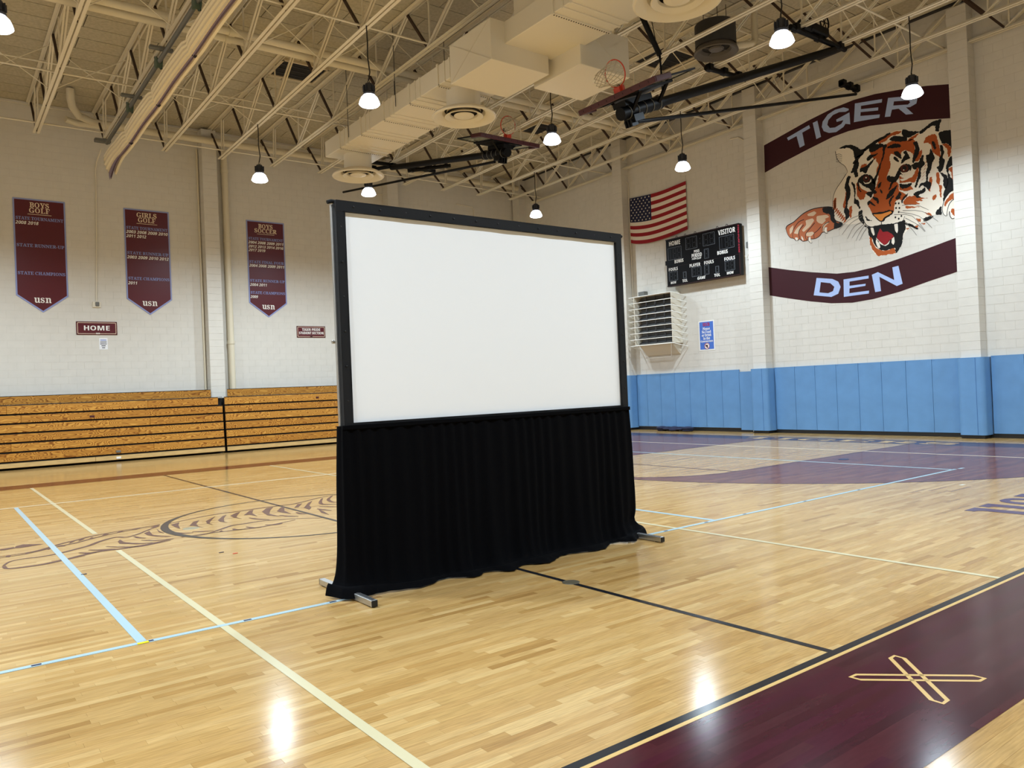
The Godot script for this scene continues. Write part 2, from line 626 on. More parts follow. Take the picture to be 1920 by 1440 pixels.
func block_wall(wall: Node3D, left: bool) -> void:
	# painted concrete blocks: the ones that show largest are pieces of their own
	var all := []
	for r in range(8, 51):
		var y := r * 0.2032 + 0.1016
		var off := 0.2032 if r % 2 else 0.0
		var t := (WALL_F if left else WALL_L) - off
		var stop := WALL_R if left else WALL_B
		while t < stop:
			var a := maxf(t, WALL_F if left else WALL_L)
			var e := minf(t + 0.4064, stop)
			if e - a > 0.05:
				var p := Vector3((a + e) * 0.5, y, WALL_L - 0.0165) if left else Vector3(WALL_R + 0.0165, y, (a + e) * 0.5)
				var s := Vector3(e - a - 0.005, 0.1982, 0.035) if left else Vector3(0.035, 0.1982, e - a - 0.005)
				all.append([p.distance_to(Vector3(0, 1.6, 0)) + (0.0 if (p.z < -2.6 and p.x > 0.0) else 100.0), p, s])
			t += 0.4064
	all.sort_custom(func(g, h): return g[0] < h[0])
	var rest := MB.new()
	for i in all.size():
		if i < 300:
			piece("block", unit_box, M.wall_paint, wall, Transform3D(Basis.from_scale(all[i][2]), all[i][1]))
		else:
			rest.box(all[i][1], all[i][2], Basis.IDENTITY, Vector3(0, 0, -1) if left else Vector3(1, 0, 0))
	part("block", rest, M.wall_paint, wall).set_meta("kind", "stuff")

func floor_planks() -> void:
	var fl := get_node("floor")
	var all := []
	var w := 0.05715
	var row := 0
	var z := WALL_L
	while z < WALL_B:
		var x := -1.2 - rng.randf() * 0.8
		var lo := -1.2
		if z > -1.2:
			x = WALL_F
			lo = WALL_F
		while x < WALL_R:
			var l := 0.25 + absf(rng.randfn(0.0, 0.42))
			if z > -1.2:
				l = 4.0
			var e := minf(x + l, WALL_R)
			var r := rng.randf()
			var tone := 0 if r < 0.3 else (1 if r < 0.48 else (2 if r < 0.68 else (3 if r < 0.77 else (4 if r < 0.84 else (5 if r < 0.97 else 6)))))
			if e > lo:
				all.append([Vector3((x + e) * 0.5, 0, z + w * 0.5), e - x, tone, rng.randf_range(0.93, 1.05)])
			x = e
		z += w
		row += 1
	var view := Basis(Vector3.UP, -0.647646)
	for p in all:
		var d: Vector3 = view.inverse() * (p[0] - Vector3(0, 1.6, 0))
		var seen: bool = d.z < -2.0 and absf(d.x / -d.z) < 0.68 and d.y / -d.z > -0.53 and not (p[0].z > -2.46 and p[0].z < -1.54)
		p.append(p[0].length() + (0.0 if seen else 1000.0))
	all.sort_custom(func(g, h): return g[4] < h[4])
	var rest := MB.new()
	for i in all.size():
		var p: Array = all[i]
		var c: Vector3 = p[0]
		if i < 300:
			piece("plank", unit_box, M["maple_%d" % p[2]], fl, Transform3D(Basis.from_scale(Vector3(p[1] - 0.0006, 0.019, w - 0.0006)), c - Vector3(0, 0.0095, 0)))
		else:
			var near: bool = p[4] < 9.0
			var k := lin(plank_tone(p[2])) * (p[3] as float)
			k.a = 1.0
			rest.col = k
			if near:
				rest.box(c - Vector3(0, 0.0095, 0), Vector3(p[1] - 0.0006, 0.019, w - 0.0006), Basis.IDENTITY, Vector3.DOWN)
			else:
				var g := 0.0 if p[4] > 16.0 else 0.0002
				var hx: float = p[1] * 0.5 - g
				var hz := w * 0.5 - g
				rest.quad(c + Vector3(hx, 0, hz), c + Vector3(hx, 0, -hz), c + Vector3(-hx, 0, -hz), c + Vector3(-hx, 0, hz), Vector3.UP)
	var o := part("plank", rest, M.maple, fl, true)
	o.set_meta("kind", "stuff")

# ---------------------------------------------------------------- paint and tape on the floor
func strip(b: MB, x0: float, z0: float, x1: float, z1: float, y: float) -> void:
	b.quad(Vector3(x0, y, z0), Vector3(x1, y, z0), Vector3(x1, y, z1), Vector3(x0, y, z1), Vector3.UP)

func ribbon(b: MB, pts: Array, w, y: float, closed := false) -> void:
	var k := pts.size()
	for i in (k if closed else k - 1):
		var p0: Vector2 = pts[(i - 1 + k) % k] if closed or i > 0 else pts[i]
		var p1: Vector2 = pts[i]
		var p2: Vector2 = pts[(i + 1) % k]
		var p3: Vector2 = pts[(i + 2) % k] if closed or i + 2 < k else p2
		var t1 := (p2 - p0).normalized()
		var t2 := (p3 - p1).normalized()
		var w1: float = w[i] if w is Array else w
		var w2: float = w[(i + 1) % k] if w is Array else w
		var n1 := Vector2(-t1.y, t1.x) * w1 * 0.5
		var n2 := Vector2(-t2.y, t2.x) * w2 * 0.5
		var f := func(v: Vector2): return Vector3(v.x, y, v.y)
		b.quad(f.call(p1 + n1), f.call(p2 + n2), f.call(p2 - n2), f.call(p1 - n1), Vector3.UP)

func smooth(pts: Array, steps := 4) -> Array:
	var out := []
	for i in pts.size() - 1:
		var p0: Vector2 = pts[maxi(i - 1, 0)]
		var p3: Vector2 = pts[mini(i + 2, pts.size() - 1)]
		for s in steps:
			out.append((pts[i] as Vector2).cubic_interpolate(pts[i + 1], p0, p3, float(s) / steps))
	out.append(pts[-1])
	return out

func pairs(a: Array) -> Array:
	var out := []
	for i in range(0, a.size(), 2):
		out.append(Vector2(a[i], a[i + 1]) * 0.001)
	return out

func painted_area(called: String, poly: PackedVector2Array, tones: Array, y: float, spread := 0.06) -> void:
	# a stained or painted field, still strip by strip like the planks under it
	var b := MB.new()
	var lo := Vector2(INF, INF)
	var hi := -lo
	for p in poly:
		lo = lo.min(p)
		hi = hi.max(p)
	var w := 0.05715
	var z := WALL_L + floorf((lo.y - WALL_L) / w) * w
	while z < hi.y:
		var x := lo.x - rng.randf() * 0.6
		while x < hi.x:
			var e := x + rng.randf_range(0.35, 1.2)
			var cell := PackedVector2Array([Vector2(x, z), Vector2(e, z), Vector2(e, z + w), Vector2(x, z + w)])
			for g in Geometry2D.intersect_polygons(poly, cell):
				var k := lin(tones[rng.randi() % tones.size()]) * rng.randf_range(1.0 - spread, 1.0 + spread)
				k.a = 1.0
				b.col = k
				var f := PackedVector2Array()
				for p in g:
					f.append(Vector2(p.x, -p.y))
				b.prism(f, Vector3.ZERO, Vector3.RIGHT, Vector3.FORWARD, y, true)
			x = e
		z += w
	part(called, b, M.floor_paint, get_node("floor"), true)

func arc(c: Vector2, r: float, a0: float, a1: float, n: int) -> Array:
	var out := []
	for i in n + 1:
		var a := lerpf(a0, a1, float(i) / n)
		out.append(c + Vector2(cos(a), sin(a)) * r)
	return out

var fb: MB
func fs(w: int, a: Array) -> void:
	var p := smooth(pairs(a))
	var ws := []
	for i in p.size():
		var t := float(i) / (p.size() - 1)
		ws.append(w * 0.0014 * (0.35 + 0.65 * sin(PI * clampf(t, 0.06, 0.94))))
	ribbon(fb, p, ws, 0.0018)

func fp(a: Array) -> void:
	var f := PackedVector2Array()
	for p in pairs(a):
		f.append(Vector2(p.x, -p.y))
	fb.prism(f, Vector3.ZERO, Vector3.RIGHT, Vector3.FORWARD, 0.002, true)

func court_marks() -> void:
	var fl := get_node("floor")
	var b := MB.new()
	# out-of-bounds border on the near side, in painted planks, with the black sideline and a bare wood gap
	var maroon := [c8(66, 27, 34), c8(62, 25, 32), c8(70, 30, 37)]
	painted_area("sideline_border", PackedVector2Array([Vector2(-6, -2.435), Vector2(WALL_R - 0.8, -2.435), Vector2(WALL_R - 0.8, -1.54), Vector2(-6, -1.54)]), maroon, 0.001)
	b = MB.new(); strip(b, -9, -2.515, 17.2, -2.462, 0.0018); part("sideline", b, M.black_paint, fl)
	b = MB.new(); strip(b, -9, -2.462, 17.2, -2.436, 0.0018); part("line_edge", b, M.bare_maple, fl)
	painted_area("sideline_border", PackedVector2Array([Vector2(-1, -19.15), Vector2(18.1, -19.15), Vector2(18.1, -18.25), Vector2(-1, -18.25)]), [c8(96, 48, 36), c8(90, 45, 34)], 0.001)
	b = MB.new(); strip(b, 4.105, -18.25, 4.155, -2.515, 0.0018); part("half_court_line", b, M.black_paint, fl)
	# stained three-point field on the right, without lane and free-throw circle
	var hoop := Vector2(15.65, -10.25)
	var field := PackedVector2Array([Vector2(17.2, -8.38), Vector2(11.1, -8.38)])
	for p in arc(Vector2(11.1, -10.25), 1.86, PI * 0.5, PI * 1.5, 24):
		field.append(p)
	field.append_array([Vector2(17.2, -12.12), Vector2(17.2, -16.68)])
	for p in arc(hoop, 6.43, PI * 1.5, PI * 0.5, 60):
		field.append(p)
	field.append(Vector2(17.2, -3.82))
	painted_area("three_point_field", field, [c8(118, 74, 54), c8(112, 68, 50), c8(124, 80, 58), c8(106, 65, 48)], 0.001, 0.08)
	b = MB.new(); ribbon(b, [Vector2(17.2, -16.68)] + arc(hoop, 6.43, PI * 1.5, PI * 0.5, 60) + [Vector2(17.2, -3.82)], 0.05, 0.0018); part("three_point_line", b, M.tiger_paint, fl)
	b = MB.new(); ribbon(b, [Vector2(17.2, -12.12), Vector2(11.1, -12.12)] , 0.05, 0.0018); ribbon(b, [Vector2(17.2, -8.38), Vector2(11.1, -8.38)], 0.05, 0.0018); ribbon(b, [Vector2(11.1, -12.12), Vector2(11.1, -8.38)], 0.05, 0.0018); part("lane_line", b, M.tiger_paint, fl)
	b = MB.new(); ribbon(b, arc(Vector2(11.1, -10.25), 1.86, PI * 0.5, PI * 1.5, 30), 0.05, 0.0018); part("free_throw_circle", b, M.tiger_paint, fl)
	painted_area("baseline_border", PackedVector2Array([Vector2(17.2, -18.25), Vector2(18.1, -18.25), Vector2(18.1, -2.44), Vector2(17.2, -2.44)]), [c8(72, 38, 48), c8(68, 36, 46)], 0.001)
	text("TIGERS", "serif", 0.5, 5.4, Vector3(17.62, 0.0016, -10.25), Basis(Vector3(0, 0, 1), Vector3(1, 0, 0), Vector3(0, 1, 0)), M.bare_maple, fl, 0, 0.0, 0.0006)
	text("usn", "serif", 1.0, 2.1, Vector3(9.33, 0.0016, -3.46), ON_FLOOR, M.letter_paint, fl, -1, 0.0, 0.0006)
	# centre circle and the tiger outline painted across it
	b = MB.new()
	var ring := arc(Vector2(4.18, -10.28), 1.83, 0, TAU, 96)
	ring.pop_back()
	var ws := []
	for i in ring.size():
		ws.append(0.05 + 0.05 * pow(maxf(0.0, -cos(TAU * i / 96.0)), 6))
	ribbon(b, ring, ws, 0.0022, true)
	part("centre_circle", b, M.black_paint, fl)
	fb = MB.new()
	floor_tiger_shapes()
	part("tiger_outline", fb, M.tiger_paint, fl)
	for x in [1.635, 6.47]:
		b = MB.new()
		if x < 2.0:       # the line stops where the painted tiger lies across it
			strip(b, x - 0.028, -18.2, x + 0.028, -10.88, 0.002)
			strip(b, x - 0.028, -9.44, x + 0.028, -2.515, 0.002)
		else:
			strip(b, x - 0.028, -18.2, x + 0.028, -2.515, 0.002)
		part("attack_line", b, M.cream_paint, fl)
	b = MB.new()
	for s in [1.0, -1.0]:
		var c := Vector2(4.08, -2.0)
		var u := Vector2(1, s).normalized()
		var v := Vector2(-u.y, u.x)
		var p := [c + u * 0.33, c + u * 0.29 + v * 0.036, c - u * 0.29 + v * 0.036, c - u * 0.33, c - u * 0.29 - v * 0.036, c + u * 0.29 - v * 0.036]
		ribbon(b, p, 0.024, 0.0018, true)
	part("cross_mark", b, M.bare_maple, fl)
	# tape laid on the boards: things of their own
	b = MB.new(); b.box(Vector3(6.0, 0.0015, -5.68), Vector3(14.3, 0.003, 0.05))
	var tp := thing("floor_tape", "long pale blue tape line running across the court under the screen's near foot", "tape")
	part("strip", b, M.tape_blue, tp)
	for x in [0.5, 1.15, 1.81, 2.47, 6.28, 6.95, 7.65, 8.9, 10.2]:
		b = MB.new(); b.box(Vector3(x, 0.0033, -5.68), Vector3(0.055, 0.0008, 0.026))
		part("dash", b, M.ink, tp)
	b = MB.new(); b.box(Vector3(1.11, 0.0015, -10.29), Vector3(0.06, 0.003, 9.16))
	whole("floor_tape", b, M.tape_blue, "wide pale blue tape strip crossing the painted tiger tail, left of the screen", "tape")
	b = MB.new(); b.box(Vector3(7.11, 0.0015, -10.29), Vector3(0.06, 0.003, 9.16))
	whole("floor_tape", b, M.tape_blue, "pale blue tape strip coming out from behind the right side of the screen", "tape")
	b = MB.new(); b.box(Vector3(13.06, 0.0015, -10.29), Vector3(0.06, 0.003, 9.2))
	whole("floor_tape", b, M.tape_blue, "pale tape strip across the stained area, ending at the long blue line's far corner", "tape")
	b = MB.new(); b.box(Vector3(15.35, 0.0015, -10.3), Vector3(0.055, 0.003, 15.8))
	whole("floor_tape", b, M.tape_white, "faint white tape strip across the stained area nearest the blue wall pads", "tape")
	b = MB.new(); b.box(Vector3(6.0, 0.0015, -14.91), Vector3(14.0, 0.003, 0.04))
	whole("floor_tape", b, M.tape_white, "thin worn white tape line crossing behind the painted tiger, before the bleachers", "tape")
	b = MB.new(); b.box(Vector3(1.11, 0.0036, -5.668), Vector3(0.07, 0.0016, 0.036))
	whole("tape_scrap", b, M.tape_yellow, "small bright yellow tape scrap at the corner of two blue tape lines", "tape")
	b = MB.new(); b.box(Vector3(13.3, 0.0015, -5.66), Vector3(0.16, 0.0012, 0.05))
	whole("tape_scrap", b, M.tape_blue, "short loose pale tape piece just past the far end of the long blue line", "tape")
	b = MB.new(); b.box(Vector3(11.41, 0.0009, -4.85), Vector3(0.13, 0.0012, 0.05))
	whole("tape_scrap", b, M.tape_white, "short white tape piece on bare wood right of the stained arc", "tape")
	for p in [[Vector3(4.14, 0.0, -4.79), 0.072, M.plate_brass, "dull brass floor sleeve cover on the black half-court line in front of the screen"], [Vector3(2.62, 0.0, -10.29), 0.1, M.plate_grey, "grey floor sleeve cover inside the painted tiger body in the centre circle"], [Vector3(13.7, 0.0, -7.9), 0.1, M.ink, "dark floor sleeve cover in the stained area beyond the screen"]]:
		b = MB.new()
		var r: float = p[1]
		b.lathe([Vector2(0, 0.004), Vector2(r * 0.86, 0.004), Vector2(r * 0.88, 0.0028), Vector2(r * 0.9, 0.004), Vector2(r * 0.97, 0.0038), Vector2(r, 0.0)], p[0], 28, Vector3.UP, true)
		whole("floor_plate", b, p[2], p[3], "floor plate")
	var specks := [[2.43, -8.39, "small dark speck on the court left of the screen, the left one of a pair"], [2.52, -8.22, "small orange speck on the court left of the screen, the right one of a pair"], [1.15, -8.38, "small dark scrap beside the wide blue tape strip"]]
	for s in specks:
		b = MB.new(); b.cbox(Vector3(s[0], 0.003, s[1]), Vector3(0.05, 0.005, 0.02), 0.002)
		whole("litter", b, M.rim_orange if "orange" in s[2] else M.ink, s[2], "litter")

# ---------------------------------------------------------------- bleachers and wall pads
func bleachers() -> void:
	var rows := [0.2, 0.455, 0.7, 0.947, 1.198, 1.438, 1.695]     # tops of the boards, from the floor up
	for k in 2:
		var x0 := -8.0 if k == 0 else 7.235
		var x1 := 7.165 if k == 0 else 19.0
		var t := thing("bleachers", ["closed wooden bleachers left of the painted pillar, under the home sign", "closed wooden bleachers right of the painted pillar, running behind the projection screen"][k], "bleachers", Vector3.ZERO, "closed bleachers")
		var b := MB.new()
		b.box(Vector3((x0 + x1) * 0.5, 0.84, -24.28), Vector3(x1 - x0 - 0.02, 1.66, 0.3))
		part("body", b, M.shadow_gap, t)
		for i in rows.size():
			var y1: float = rows[i]
			var y0 := 0.035 if i == 0 else rows[i - 1] as float
			var zf := -23.93 - i * 0.018
			var x := x0
			var n := 0
			while x < x1 - 0.01:
				var e := minf(x1, x + rng.randf_range(3.2, 5.4))
				if x1 - e < 1.2:
					e = x1
				if i == 6 and k == 0 and e == x1:
					e = x1 - 0.12
					x1 = e
				b = MB.new()
				b.cbox(Vector3((x + e) * 0.5, (y0 + y1) * 0.5 + 0.008, zf - 0.03), Vector3(e - x - 0.004, y1 - y0 - 0.034, 0.05), 0.008)
				part("kick_board" if i == 0 else "seat_board", b, M.kick_wood if i == 0 else ([M.bleacher_wood, M.bleacher_wood_b][(n + i) % 2]), t)
				x = e
				n += 1
			x1 = 7.165 if k == 0 else 19.0
			b = MB.new()
			b.box(Vector3((x0 + x1) * 0.5, y1 - 0.004, zf - 0.045), Vector3(x1 - x0 - 0.01, 0.014, 0.09))
			part("nosing_gap", b, M.shadow_gap, t)
		# top back board against the wall, interrupted by the pillar
		var segs := [[-8.0, 6.95]] if k == 0 else [[7.45, 13.3], [13.8, 19.0]]
		for s in segs:
			b = MB.new()
			b.cbox(Vector3((s[0] + s[1]) * 0.5, 1.815, -24.46), Vector3(s[1] - s[0], 0.225, 0.04), 0.008)
			part("back_board", b, M.bleacher_wood_b, t)
			b = MB.new()
			b.box(Vector3((s[0] + s[1]) * 0.5, 1.93, -24.46), Vector3(s[1] - s[0], 0.012, 0.05))
			part("nosing_gap", b, M.shadow_gap, t)
		if k == 0:
			for p in [[4.25, 0.29, M.grey_steel], [4.25, 0.115, M.white_ink], [3.63, 1.3, M.pad_maroon]]:
				b = MB.new()
				b.cbox(Vector3(p[0], p[1], -23.93), Vector3(0.12, 0.06, 0.02), 0.005)
				part("row_plate", b, p[2], t)
		else:
			b = MB.new()
			b.cbox(Vector3(10.2, 1.56, -24.03), Vector3(0.1, 0.05, 0.02), 0.005)
			part("row_plate", b, M.pad_maroon, t)

func pad(z0: float, z1: float, y0: float, y1: float, label: String, x := 19.44) -> void:
	var b := MB.new()
	# soft vinyl pad: slightly pillowed front on a flat back
	var t := thing("wall_pad", label, "wall pad", Vector3(x, 0, (z0 + z1) * 0.5), "blue wall pads")
	var w := z1 - z0 - 0.008
	var nz := 8
	var ny := 14
	for i in nz:
		for j in ny:
			var f := func(a: int, c: int):
				var u := float(a) / nz * 2.0 - 1.0
				var v := float(c) / ny * 2.0 - 1.0
				var d := 0.05 * (1.0 - pow(absf(u), 10)) * (1.0 - pow(absf(v), 24)) + 0.003 * sin(u * 3.0 + z0 * 7.0) * sin(v * 4.0 + z0)
				return Vector3(-d, lerpf(y0, y1, (v + 1.0) * 0.5), u * w * 0.5)
			b.quad(f.call(i, j), f.call(i + 1, j), f.call(i + 1, j + 1), f.call(i, j + 1), Vector3.LEFT)
	b.box(Vector3(0.02, (y0 + y1) * 0.5, 0), Vector3(0.04, y1 - y0, w))
	part("cover", b, M.vinyl_blue, t)
	b = MB.new()
	b.box(Vector3(-0.002, y1 - 0.03, 0), Vector3(0.006, 0.006, w - 0.02))
	part("seam", b, M.vinyl_seam, t)

func column_pad(zc: float, label: String) -> void:
	var t := thing("column_pad", label, "wall pad", Vector3(19.5, 0, zc), "blue wall pads")
	var out := PackedVector2Array()
	var hw := 0.29
	var d := 0.42
	var r := 0.1
	out.append(Vector2(-hw, 0.0))
	for i in 7:
		var a := PI - PI * 0.5 * i / 6.0
		out.append(Vector2(-hw + r + cos(a) * r, d - r + sin(a) * r))
	for i in 7:
		var a := PI * 0.5 - PI * 0.5 * i / 6.0
		out.append(Vector2(hw - r + cos(a) * r, d - r + sin(a) * r))
	out.append(Vector2(hw, 0.0))
	var b := MB.new()
	b.prism(out, Vector3(0, 1.86, 0), Vector3.BACK, Vector3.LEFT, 1.78)
	part("cover", b, M.vinyl_blue, t)
	b = MB.new()
	b.box(Vector3(-0.2, 0.045, 0), Vector3(0.38, 0.08, 0.5))
	part("base", b, M.base_black, t)
	b = MB.new()
	b.box(Vector3(-d - 0.001, 0.97, 0.12), Vector3(0.006, 1.76, 0.008))
	part("seam", b, M.vinyl_seam, t)

func wall_pads() -> void:
	var nth := ["first", "second", "third", "fourth", "fifth", "sixth", "seventh", "eighth"]
	var s := [-18.6, -18.15, -17.54, -16.93, -16.31, -15.69, -15.06, -14.42]
	for i in 7:
		pad(s[i], s[i + 1], 0.12, 1.87, "pale blue vinyl wall pad under the scoreboard, %s from the screen's edge" % nth[i])
	pad(-14.42, -13.9, 0.06, 1.8, "narrower, slightly lower blue wall pad beside the worn gap before the middle pillar")
	s = [-13.2, -12.56, -11.94, -11.32, -10.7, -10.09, -9.47, -8.84, -8.2]
	for i in 8:
		pad(s[i], s[i + 1], 0.1, 1.87, "pale blue vinyl wall pad under the tiger mural, %s from its left end" % nth[i])
	s = [-7.53, -6.86, -6.2]
	for i in 2:
		pad(s[i], s[i + 1], 0.1, 1.88, "pale blue wall pad right of the mural's right pillar, %s from that pillar" % nth[i])
	pad(-19.9, -19.25, 0.12, 1.87, "blue wall pad in the far corner, mostly behind the screen's right edge")
	column_pad(-18.9, "padded blue wrap on the pillar right beside the screen's edge")
	column_pad(-13.5, "padded blue wrap on the middle pillar between scoreboard and mural")
	column_pad(-7.84, "wrinkled padded blue wrap on the pillar right of the mural")
	var b := MB.new()
	b.bar(Vector3(19.3, 0.03, -13.86), Vector3(19.34, 1.84, -13.88), 0.03, 0.05, Vector3.BACK)
	whole("pad_lath", b, M.heater_case, "pale worn wooden lath standing in the gap beside the middle pillar's pad", "lath")
	# dark bundle lying at the foot of the pads
	var t := thing("cloth_bundle", "dark blue cloth bundle lying on the floor against the blue pads", "bundle", Vector3(19.15, 0, -16.75))
	for k in 5:
		b = MB.new()
		var p := Vector3(rng.randf_range(-0.05, 0.05), 0.05, -0.55 + k * 0.27)
		var prof := []
		for i in 9:
			var a := PI * i / 8.0
			prof.append(Vector2(0.2 * sin(a) * rng.randf_range(0.8, 1.1), -0.07 * cos(a) * (0.8 if k % 2 else 1.25)))
		b.lathe(prof, p + Vector3(0, 0.02, 0), 12)
		part("fold", b, M.bundle_blue, t)

# ---------------------------------------------------------------- roof joists, bridging, roof openings
const JOISTS := [-0.6, 0.98, 2.54, 4.14, 5.71, 7.3, 8.88, 10.46, 12.02, 13.58, 15.16, 16.72, 18.2, 19.3]

func joists() -> void:
	var names := ["steel roof joist farthest left, just out of the picture's corner", "steel roof joist holding the lamp cut by the left picture edge", "steel roof joist running down to the left of the rolled divider curtain", "steel roof joist that carries the rolled divider curtain", "steel roof joist just right of the rolled divider curtain", "steel roof joist holding the lamp above the soccer banner", "steel roof joist passing along the left side of the long duct", "steel roof joist passing right above the round diffusers", "steel roof joist above the farther folded backboard", "steel roof joist passing left of the dark round fan drum", "steel roof joist under the left end of the black winch bar", "steel roof joist holding the lamps before the flag and mural", "second steel roof joist out from the mural wall", "steel roof joist closest to the mural wall"]
	var q := Basis(Vector3.RIGHT, -0.013)
	for i in JOISTS.size():
		var x: float = JOISTS[i]
		var t := thing("roof_joist", names[i], "roof joist", Vector3.ZERO, "open web roof joists")
		var z0 := -23.75
		var z1 := 2.9
		for s in [-1.0, 1.0]:
			var a := Vector3(x + s * 0.048, joist_y(z0), z0)
			var e := Vector3(x + s * 0.048, joist_y(z1), z1)
			beam("bottom_chord", a + Vector3(0, 0.006, 0), e + Vector3(0, 0.006, 0), 0.066, 0.01, M.steel_paint, t)
			beam("bottom_chord", a + Vector3(-s * 0.028, 0.035, 0), e + Vector3(-s * 0.028, 0.035, 0), 0.01, 0.06, M.steel_paint, t)
			beam("top_chord", Vector3(x + s * 0.055, deck_y(-24.88) - 0.01, -24.88), Vector3(x + s * 0.055, deck_y(4.1) - 0.01, 4.1), 0.085, 0.012, M.steel_paint, t)
			beam("top_chord", Vector3(x + s * 0.03, deck_y(-24.88) - 0.05, -24.88), Vector3(x + s * 0.03, deck_y(4.1) - 0.05, 4.1), 0.01, 0.08, M.steel_paint, t)
		# end web to the bearing, then panels
		beam("web_dark", Vector3(x, joist_y(-23.6) + 0.03, -23.6), Vector3(x, deck_y(-24.6) - 0.08, -24.6), 0.045, 0.045, M.steel_brown, t)
		beam("web_dark", Vector3(x + 0.035, joist_y(-23.6) + 0.03, -23.6), Vector3(x + 0.035, deck_y(-24.75) - 0.08, -24.75), 0.03, 0.02, M.steel_brown, t)
		for s in [-1.0, 1.0]:
			beam("web_strut", Vector3(x + s * 0.03, joist_y(-23.5) + 0.03, -23.5), Vector3(x + s * 0.03, deck_y(-23.4) - 0.06, -23.4), 0.03, 0.03, M.steel_paint, t)
		var zt := -22.4
		while zt < 1.0:
			var zb := zt + 0.82
			var zn := zt + 2.45
			beam("web_dark", Vector3(x, deck_y(zt) - 0.08, zt), Vector3(x, joist_y(zb) + 0.03, zb), 0.05, 0.05, M.steel_brown, t)
			for s in [-1.0, 1.0]:
				beam("web_diagonal", Vector3(x + s * 0.03, joist_y(zb) + 0.03, zb), Vector3(x + s * 0.03, deck_y(zn) - 0.07, zn), 0.034, 0.034, M.steel_paint, t)
			beam("web_strut", Vector3(x, joist_y(zb + 0.08) + 0.03, zb + 0.08), Vector3(x, deck_y(zb + 0.08) - 0.06, zb + 0.08), 0.03, 0.03, M.steel_paint, t)
			zt = zn
	# bridging rods through the joists
	var zi := 0
	var order := ["nearest the bleacher wall", "second out from the bleacher wall", "third out from the bleacher wall", "fourth out from the bleacher wall", "fifth out from the bleacher wall", "sixth out from the bleacher wall", "seventh out from the bleacher wall", "nearest above the viewer"]
	for z in [-23.2, -21.4, -19.6, -17.6, -14.2, -11.4, -8.2, -5.0]:
		var up: bool = zi % 2 == 1
		var y: float = deck_y(z) - 0.16 if up else joist_y(z) + 0.11
		var b := MB.new()
		b.tube([Vector3(-1.0, y, z), Vector3(WALL_R - 0.05, y, z)], 0.022, 6)
		whole("bridging_rod", b, M.steel_paint, "thin steel bridging rod through the joists, %s" % order[zi], "bridging rod", "bridging rods")
		zi += 1
	zi = 0
	for z in [-20.6, -16.1, -12.3, -8.9]:
		var t := thing("cross_bridging", "row of crossed thin braces between the roof joists, %s" % ["nearest the bleacher wall", "behind the twin pipes", "over the duct boxes", "nearest the viewer"][zi], "bracing", Vector3.ZERO, "crossed joist bracing")
		for i in range(1, JOISTS.size() - 1):
			var a: float = JOISTS[i]
			var e: float = JOISTS[i + 1]
			rod("brace", Vector3(a, joist_y(z) + 0.05, z), Vector3(e, deck_y(z) - 0.06, z), 0.012, M.steel_paint, t)
			rod("brace", Vector3(a, deck_y(z) - 0.06, z + 0.03), Vector3(e, joist_y(z) + 0.05, z + 0.03), 0.012, M.steel_paint, t)
		zi += 1
	# dark openings in the roof
	for h in [[7.4, 8.6, -19.75, -18.7, "dark louvred roof opening in the deck left of the long duct"], [15.25, 16.45, -14.25, -13.1, "dark square roof opening behind the folded nearer backstop"], [15.9, 16.75, -20.0, -19.0, "small dark roof opening in the deck near the far corner"]]:
		var t := thing("roof_vent", h[4], "roof vent", Vector3.ZERO, "dark roof openings")
		var x0: float = h[0]
		var x1: float = h[1]
		var z0: float = h[2]
		var z1: float = h[3]
		var y := deck_y((z0 + z1) * 0.5)
		var b := MB.new()
		b.box(Vector3((x0 + x1) * 0.5, y + 0.0, (z0 + z1) * 0.5), Vector3(x1 - x0, 0.03, z1 - z0))
		part("opening", b, M.hole, t)
		b = MB.new()
		for s in [[x0, 0], [x1, 0]]:
			b.box(Vector3(s[0], y - 0.01, (z0 + z1) * 0.5), Vector3(0.06, 0.07, z1 - z0 + 0.12))
		for s in [z0, z1]:
			b.box(Vector3((x0 + x1) * 0.5, y - 0.01, s), Vector3(x1 - x0 + 0.06, 0.07, 0.06))
		part("curb", b, M.duct_edge, t)
		for k in 3:
			b = MB.new()
			b.box(Vector3((x0 + x1) * 0.5, y - 0.022, lerpf(z0, z1, (k + 1) / 4.0)), Vector3(x1 - x0 - 0.06, 0.02, 0.02))
			part("louvre_bar", b, M.dark_grey, t)

